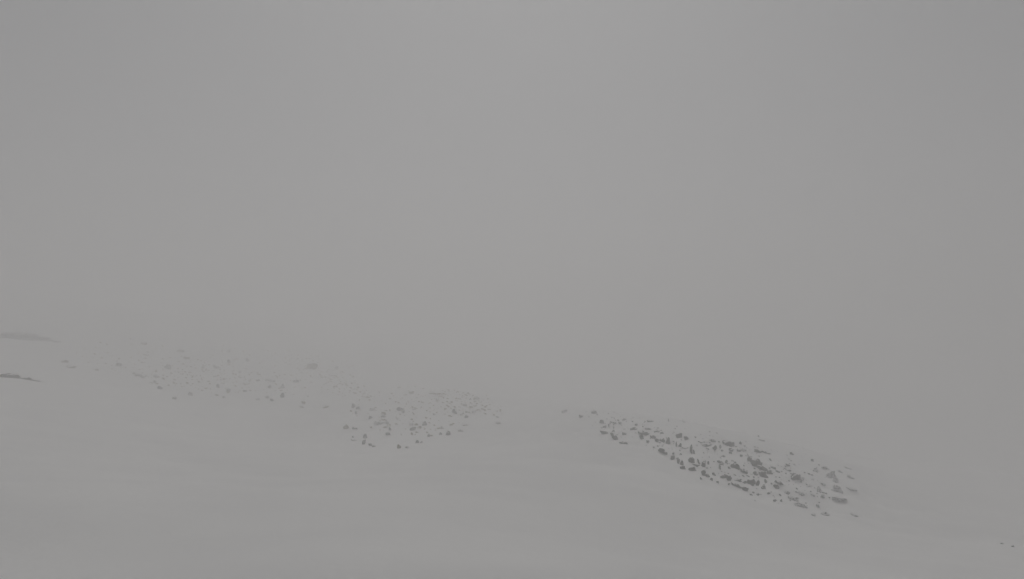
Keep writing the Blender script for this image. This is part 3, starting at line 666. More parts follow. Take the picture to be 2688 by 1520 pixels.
# ------------------------------------------------------------------ loose scree showing through the snow: far too many to count
SCREE = [
    ('scattered small stones showing between the boulders of the right field', [(21.8, 70.9), (24.1, 57.1), (20.3, 84.1), (31.2, 79.8), (25.4, 71.9), (30.1, 69.6), (12.9, 95.0), (22.9, 69.5), (27.5, 69.4), (29.8, 79.3), (24.9, 82.2), (18.8, 99.3), (15.3, 96.7), (16.9, 85.2), (34.7, 76.7), (22.1, 73.9), (31.5, 72.1), (22.2, 73.3), (11.3, 94.7), (33.4, 72.6), (10.4, 101.8), (13.0, 132.4), (28.7, 72.5), (14.2, 94.2), (20.4, 82.0), (18.8, 77.2), (25.6, 69.1), (18.4, 80.6), (14.7, 109.1), (18.7, 65.2), (24.3, 65.1), (10.5, 107.7), (29.8, 79.3), (25.0, 63.4), (25.1, 69.8), (25.6, 61.8), (21.8, 68.2), (29.9, 68.5), (27.6, 81.1), (28.3, 63.2), (27.0, 71.2), (21.8, 85.3), (29.2, 62.7), (26.2, 75.3), (10.8, 96.2), (23.0, 62.4), (27.7, 71.5), (21.8, 89.4), (18.8, 95.5), (18.8, 78.5), (25.7, 70.5), (11.8, 99.3), (18.8, 78.8), (10.9, 99.3), (27.3, 78.8), (30.1, 66.6), (26.9, 69.8), (22.9, 67.7), (14.2, 79.8), (17.6, 112.0), (13.0, 93.8), (24.3, 75.9), (21.6, 55.4), (26.1, 62.6), (24.2, 72.2), (15.4, 101.5), (27.6, 66.8), (16.2, 70.0), (26.5, 76.3), (19.1, 68.2), (24.9, 57.7), (19.2, 67.3), (28.0, 72.4), (28.3, 70.3), (27.0, 68.7), (15.1, 99.6), (14.4, 69.4), (21.2, 92.2), (25.3, 62.4), (29.4, 74.9), (15.1, 75.1), (17.6, 65.6), (30.5, 79.8), (27.5, 64.0), (29.7, 68.8), (10.9, 113.2), (14.6, 113.0), (21.7, 77.3), (11.9, 131.3), (31.7, 220.2), (15.9, 85.8), (27.5, 78.4), (15.1, 102.0), (16.4, 96.9), (16.6, 81.1), (26.5, 75.4), (26.5, 69.4), (29.8, 67.1), (16.5, 69.8), (20.1, 66.0), (20.0, 81.4), (12.3, 82.3), (22.6, 66.5), (21.4, 65.3), (18.4, 80.1), (22.9, 65.7), (16.1, 78.9), (26.4, 71.1), (23.3, 65.6), (30.0, 73.2), (15.4, 101.9), (22.9, 67.3), (26.9, 70.2), (10.9, 109.4), (18.6, 86.2), (18.4, 82.7), (23.0, 70.7), (28.0, 62.2), (28.3, 81.9), (25.0, 82.8), (15.1, 105.8), (21.0, 59.3), (20.0, 68.8), (21.8, 67.4), (13.1, 94.7), (32.3, 76.4), (24.2, 63.5), (28.0, 63.9), (35.9, 79.4), (23.1, 67.4), (12.6, 107.8), (28.8, 70.0), (15.6, 82.8), (16.9, 85.2), (11.5, 100.6), (17.1, 101.0), (25.1, 76.8), (14.0, 74.6), (17.7, 91.5), (26.4, 70.8), (23.9, 70.0), (24.6, 58.7), (21.9, 76.0), (12.9, 95.6), (17.1, 96.0), (23.6, 63.7), (22.0, 76.4), (21.5, 77.2), (26.3, 69.4), (24.2, 79.2), (16.2, 145.2), (21.8, 67.5), (13.5, 81.0), (20.1, 59.7), (26.6, 68.6), (19.6, 64.5), (17.2, 93.0), (17.8, 90.5), (22.7, 81.3), (24.8, 71.2), (28.4, 68.1), (19.0, 86.1), (22.0, 73.7), (19.8, 79.0), (14.2, 109.8), (31.7, 71.9), (35.3, 82.8), (21.4, 74.2), (15.7, 72.1), (27.2, 79.2), (25.1, 70.4), (21.4, 77.5), (25.9, 72.2), (14.1, 94.7), (11.7, 99.8), (21.4, 67.3), (21.7, 80.1), (23.3, 79.8), (14.6, 73.6), (15.2, 83.5), (23.1, 80.6), (18.9, 104.3), (21.9, 71.3), (25.3, 61.9), (17.9, 99.4), (22.8, 70.2), (18.9, 75.3), (14.3, 94.6), (25.4, 68.2), (24.2, 82.8), (16.5, 105.7), (31.5, 72.4), (29.5, 68.2), (25.0, 71.2), (16.1, 67.9), (16.6, 83.9), (19.8, 82.8), (13.6, 74.2), (30.1, 70.2), (19.5, 95.4), (28.9, 79.7), (11.8, 95.4), (14.9, 100.0), (22.3, 65.6), (25.7, 69.5), (15.6, 83.4), (22.3, 60.0), (28.3, 71.5), (22.2, 59.0), (24.1, 78.4), (16.6, 70.4), (25.1, 67.4), (27.0, 68.2), (31.4, 75.3), (14.3, 86.0), (21.1, 68.3), (27.7, 72.8), (27.2, 63.1), (12.2, 113.8), (17.6, 89.8), (18.2, 86.5), (14.9, 86.6), (16.5, 111.2), (28.0, 76.9), (14.2, 86.0), (20.4, 65.3), (29.8, 67.0), (26.3, 77.1), (32.0, 79.0), (29.5, 73.0), (13.9, 95.2), (26.3, 77.1), (16.1, 72.1), (33.3, 70.3), (19.0, 80.1), (31.9, 71.1), (15.3, 81.0), (28.6, 75.0), (15.9, 84.5), (16.1, 106.2), (12.2, 92.2), (17.5, 78.8), (18.6, 78.8), (28.5, 67.8), (28.3, 75.0), (28.0, 66.1), (20.8, 60.0), (23.6, 67.1), (29.3, 63.0), (17.1, 72.5), (31.7, 77.7), (29.6, 64.3), (30.4, 74.5), (17.0, 83.7), (26.9, 71.1), (33.6, 76.4), (26.0, 78.6), (19.2, 67.7), (20.7, 75.8), (13.1, 80.5), (21.5, 67.1), (24.9, 57.6), (23.0, 79.4), (32.5, 70.2), (17.9, 81.7), (12.8, 79.2), (27.4, 67.9), (18.3, 64.5), (15.2, 96.8), (12.4, 90.3), (22.5, 58.7), (18.2, 73.0), (25.2, 62.2), (21.5, 59.0), (21.6, 59.0), (21.5, 74.5), (23.8, 69.8), (14.5, 69.1), (31.8, 70.8), (13.4, 106.1), (14.9, 94.9), (22.5, 72.9), (25.1, 71.2), (18.6, 94.7), (13.4, 106.0), (18.4, 80.0), (21.3, 73.9), (29.4, 64.4), (29.0, 69.5), (18.4, 65.4), (13.0, 98.0), (21.6, 60.1), (13.7, 97.5), (27.4, 77.5), (22.8, 65.8), (26.0, 75.5), (19.3, 77.6), (17.5, 81.4), (15.9, 71.7), (13.8, 97.7), (15.0, 85.6), (27.2, 68.1), (15.2, 95.9), (29.8, 72.8), (20.8, 65.4), (22.5, 58.5), (20.3, 66.5), (31.8, 67.7), (20.1, 65.2), (13.5, 93.8), (12.9, 80.5), (19.8, 81.5), (19.6, 82.4), (23.1, 58.8), (22.6, 80.1), (15.2, 93.8), (29.5, 73.2), (13.4, 84.9), (26.3, 78.3), (15.6, 81.3), (14.9, 97.1), (25.3, 58.8), (28.8, 72.6), (29.5, 72.4), (21.8, 80.5), (13.9, 93.8), (32.4, 70.7), (20.5, 75.6), (24.0, 80.9), (14.1, 84.8), (24.3, 62.8), (25.3, 76.3), (14.0, 95.0), (15.9, 85.8), (16.1, 83.4), (23.6, 57.9), (28.6, 73.0), (14.9, 87.3), (25.2, 79.6), (25.9, 69.0), (20.2, 67.9), (25.1, 71.1), (11.8, 99.8), (20.1, 78.5), (33.0, 69.9), (19.2, 65.7), (13.7, 94.5), (18.6, 84.3), (17.2, 88.8), (23.8, 65.7), (28.6, 75.3), (25.5, 71.3), (26.9, 77.9), (26.2, 75.4), (15.8, 100.7), (16.6, 83.1), (16.6, 76.0), (21.3, 59.0), (12.7, 81.7), (16.5, 76.8), (17.0, 92.0), (28.8, 72.1), (21.3, 67.1), (20.7, 73.3), (22.5, 59.2), (28.0, 77.7), (29.1, 68.5), (22.1, 74.7), (16.3, 83.0), (17.3, 76.7), (22.2, 78.6), (15.3, 83.4), (23.0, 69.9), (15.5, 72.0), (25.9, 70.3), (18.3, 85.4), (36.0, 78.4), (26.1, 71.2), (36.3, 76.7), (30.2, 66.6), (24.4, 71.2), (24.2, 63.6), (26.7, 65.7), (28.7, 68.8), (20.6, 75.5), (28.3, 76.9), (23.7, 81.1), (27.9, 76.6), (21.8, 65.2), (18.9, 80.0), (37.4, 86.4), (21.7, 56.2), (27.8, 68.3), (16.6, 99.3), (14.6, 69.9), (16.5, 99.6), (28.8, 73.7), (21.4, 60.6), (15.3, 97.7), (22.8, 74.5), (13.4, 79.8), (16.9, 79.3), (26.7, 77.6), (17.4, 98.5), (28.5, 63.7), (26.7, 63.9), (31.7, 77.1), (15.8, 82.6), (12.0, 109.2), (12.5, 84.5), (18.1, 90.4), (26.8, 62.6), (28.6, 79.8), (16.3, 101.5), (31.2, 72.5), (27.8, 69.1), (25.5, 70.8), (17.3, 69.9), (18.6, 77.9), (25.4, 62.7)], 0.04, 0.13, 0),
    ('tawny turf clumps and stones showing faintly through snow in the middle field', [(-11.5, 127.3), (-14.1, 117.1), (-22.7, 135.0), (-16.9, 112.6), (-8.8, 127.4), (-5.1, 129.6), (-19.1, 111.5), (-15.0, 118.1), (-23.4, 135.4), (-15.6, 140.6), (-16.8, 107.0), (-29.9, 131.3), (-23.5, 144.1), (-12.2, 131.1), (-15.0, 101.3), (-13.9, 145.8), (-6.9, 125.4), (-14.1, 159.7), (-31.2, 146.9), (-15.8, 112.0), (-18.5, 129.5), (-9.8, 124.8), (-24.3, 168.6), (-25.2, 165.2), (-24.0, 149.8), (-10.3, 138.9), (-4.7, 137.6), (-19.2, 158.9), (-23.8, 148.7), (-4.7, 119.6), (-24.6, 143.2), (-16.4, 135.1), (-13.5, 104.9), (-16.4, 100.2), (-19.7, 108.6), (-21.6, 124.0), (-9.5, 127.3), (-3.4, 119.4), (-22.9, 116.7), (-23.8, 124.1), (-13.8, 134.6), (-15.5, 141.3), (-11.0, 143.2), (-16.6, 134.3), (-9.6, 110.8), (-16.9, 146.5), (-18.0, 183.6), (-4.5, 128.3), (-11.4, 105.1), (-2.3, 136.2), (-6.5, 126.4), (-7.1, 132.1), (-31.3, 146.1), (-11.6, 97.2), (-10.4, 138.5), (-14.9, 135.4), (-16.8, 118.3), (-13.8, 131.6), (-12.3, 149.2), (-17.4, 117.3), (-9.6, 137.9), (-10.3, 157.6), (-14.9, 146.1), (-10.3, 156.8), (-12.3, 130.9), (-13.5, 134.5), (-8.3, 123.5), (-7.5, 137.1), (-10.2, 151.2), (-3.8, 136.8), (-7.9, 126.8), (-27.0, 147.3), (-19.9, 110.3), (-16.0, 169.4), (-15.0, 152.0), (-17.6, 131.1), (-20.8, 132.5), (-28.5, 158.4), (-17.3, 144.9), (-22.4, 134.6), (-14.9, 147.0), (-15.8, 111.7), (-17.6, 153.0), (-20.9, 128.7), (-12.2, 148.2), (-20.7, 130.7), (-14.4, 106.4), (-7.0, 132.2), (-14.3, 150.9), (-12.4, 136.9), (-11.5, 143.5), (-10.2, 129.4), (-23.4, 119.0), (-7.9, 147.1), (-14.2, 117.6), (-21.0, 136.0), (-15.6, 141.4), (-18.7, 163.1), (-22.6, 108.5), (-19.7, 130.5), (-31.5, 147.3), (-2.3, 127.3), (-14.0, 162.6), (-15.0, 152.0), (-13.7, 112.0), (-17.1, 147.9), (-14.6, 151.5), (-8.0, 129.8), (-20.8, 127.4), (-15.8, 124.8), (-22.5, 149.9), (-23.6, 143.1), (-20.0, 124.1), (-31.5, 135.1), (-5.2, 137.7), (-7.6, 129.6), (-21.6, 163.6), (-20.1, 109.2), (-19.1, 111.5), (-11.8, 104.8), (-12.9, 147.4), (-13.9, 151.8), (-7.4, 132.1), (-12.6, 126.6), (-12.5, 139.4), (-25.8, 166.7), (-14.9, 100.6), (-23.8, 154.3), (-12.3, 107.3), (-13.1, 136.0), (-11.6, 102.3), (-12.5, 126.9), (-6.9, 133.2), (-6.1, 148.2), (-19.4, 131.3), (-12.7, 101.3), (-6.0, 125.7), (-29.1, 129.1), (-10.2, 121.3), (-6.9, 140.3), (-9.7, 124.4), (-20.4, 123.4), (-21.4, 149.2), (-2.1, 130.8), (-20.6, 110.5), (-5.8, 125.8), (-26.7, 158.8), (-19.3, 150.1), (-8.7, 111.2), (-11.9, 132.0), (-20.6, 128.7), (-8.8, 121.8), (-17.4, 147.9), (-11.1, 151.2), (-10.7, 153.5), (-10.2, 151.3), (-2.1, 127.7), (-16.1, 147.7), (-23.2, 123.2), (-28.6, 140.2), (-8.6, 135.0), (-15.1, 124.5), (-8.2, 120.6), (-9.5, 101.5), (-11.8, 141.7), (-6.0, 132.4), (-11.7, 185.4), (-23.5, 149.4), (-9.8, 138.0), (-23.6, 123.0), (-7.7, 131.6), (-26.3, 130.1), (-11.2, 139.3), (-18.5, 125.8), (-14.5, 125.8), (-24.7, 127.0), (-15.8, 129.9), (-15.5, 148.4), (-19.8, 109.5), (-7.5, 131.3), (-15.1, 110.0), (-14.9, 157.2), (-12.8, 157.9), (-4.9, 130.4), (-19.1, 131.3), (-17.9, 123.1), (-9.6, 151.5), (-15.7, 158.4), (-11.6, 143.1), (-13.9, 124.7), (-23.3, 135.8), (-32.6, 146.9), (-19.6, 123.4), (-5.2, 145.6), (-30.5, 127.9), (-7.9, 125.2), (-17.3, 145.0), (-13.9, 126.9), (-26.8, 116.3), (-10.5, 155.4), (-16.9, 111.6), (-17.1, 130.5), (-14.3, 100.0), (-25.1, 124.7), (-19.3, 116.4), (-18.7, 153.2), (-11.0, 147.9), (-22.6, 117.2), (-32.7, 145.8), (-11.0, 151.2), (-12.9, 158.3), (-14.8, 106.5), (-7.8, 138.1), (-6.6, 137.2), (-18.2, 135.1), (-17.7, 130.5), (-14.8, 100.1), (-24.4, 161.5), (-18.6, 134.5), (-9.9, 129.2), (-10.0, 142.6), (-3.1, 116.4), (-8.1, 144.8), (-25.2, 117.3), (-11.4, 157.1), (-5.1, 126.8), (-27.3, 161.6), (-27.6, 142.6), (-6.6, 138.3), (-11.8, 151.8), (-18.0, 157.3), (-28.0, 136.7), (-16.7, 161.4), (-11.1, 143.7), (-10.9, 128.6), (-8.7, 129.4), (-9.4, 128.7), (-9.4, 137.6), (-20.5, 147.9), (-20.7, 135.2), (-8.1, 135.6), (-10.2, 122.3), (-15.5, 188.1), (-25.4, 141.5), (-22.3, 116.9), (-7.8, 123.1), (-13.9, 146.1), (-16.2, 151.3), (-20.1, 164.1), (-26.9, 150.5), (-23.8, 127.4), (-11.2, 139.0), (-21.0, 134.2), (-9.0, 124.4), (-9.9, 108.1), (-10.9, 148.4), (-24.6, 117.5), (-2.7, 122.6), (-20.3, 107.0), (-15.4, 132.4), (-10.3, 123.4), (-19.9, 147.4), (-15.8, 157.5), (-7.6, 138.4), (-6.3, 138.8), (-8.4, 136.2), (-2.2, 127.9), (-4.7, 119.6), (-26.0, 147.9), (-18.7, 129.2), (-19.4, 147.4), (-11.9, 120.3), (-13.6, 105.7), (-18.1, 112.1), (-28.4, 123.4), (-5.2, 129.2), (-26.3, 120.3), (-12.3, 139.0), (-18.7, 153.0), (-11.9, 143.7), (-11.2, 119.4), (-6.7, 120.9), (-12.7, 158.1), (-6.2, 137.3), (-5.1, 126.4), (-12.4, 133.8), (-6.3, 126.6), (-19.7, 138.3), (-16.8, 152.2), (-26.4, 130.1), (-8.1, 129.2), (-4.4, 134.1), (-12.4, 158.3), (-7.4, 140.3), (-6.2, 126.8), (-15.1, 160.0), (-12.4, 114.2), (-26.2, 128.2), (-25.5, 141.4), (-25.2, 179.2), (-10.5, 112.6), (-9.0, 145.6), (-18.9, 129.4), (-13.7, 121.3), (-17.7, 133.2), (-14.3, 101.3), (-22.9, 122.6), (-16.7, 114.2), (-5.9, 132.4), (-22.1, 116.8), (-11.4, 143.2), (-3.5, 131.1), (-11.8, 144.3), (-10.5, 158.3), (-29.7, 145.4), (-16.2, 99.2), (-13.9, 131.7), (-5.3, 127.1), (-10.2, 124.9), (-4.2, 128.2), (-22.0, 127.7), (-2.0, 130.9), (-12.1, 120.5), (-11.6, 121.3), (-28.5, 129.5), (-6.8, 125.8), (-25.1, 133.9), (-22.1, 179.0), (-10.0, 121.4), (-7.1, 124.7), (-20.7, 106.1), (-14.2, 153.9), (-1.8, 118.9), (-26.3, 123.4), (-29.2, 148.2), (-10.5, 185.8), (-15.3, 141.5), (-22.8, 152.8), (-12.3, 133.5), (-10.6, 150.0), (-19.8, 124.7), (-20.6, 126.4), (-9.8, 155.2), (-5.9, 141.4), (-2.1, 121.8), (-16.0, 129.1), (-19.5, 133.9), (-20.3, 108.5), (-21.4, 143.6), (-5.6, 127.5), (-29.7, 126.0), (-6.8, 126.1), (-27.1, 163.0), (-12.5, 103.9), (-8.8, 151.6), (-7.5, 122.6), (-9.6, 120.7), (-6.0, 158.6), (-12.7, 131.8), (-20.3, 118.1), (-8.7, 150.8), (-2.6, 129.4), (-15.6, 157.1), (-13.5, 155.9), (-23.6, 124.4), (-12.3, 160.2), (-10.1, 135.2), (-23.4, 143.6), (-22.7, 116.6), (-25.9, 167.4), (-9.8, 109.8), (-14.0, 155.4), (-23.2, 128.2), (-9.9, 145.2), (-19.2, 125.8), (-9.3, 128.1), (-6.0, 126.6), (-2.9, 120.7), (-10.8, 119.3), (-29.7, 150.5)], 0.08, 0.27, 2),
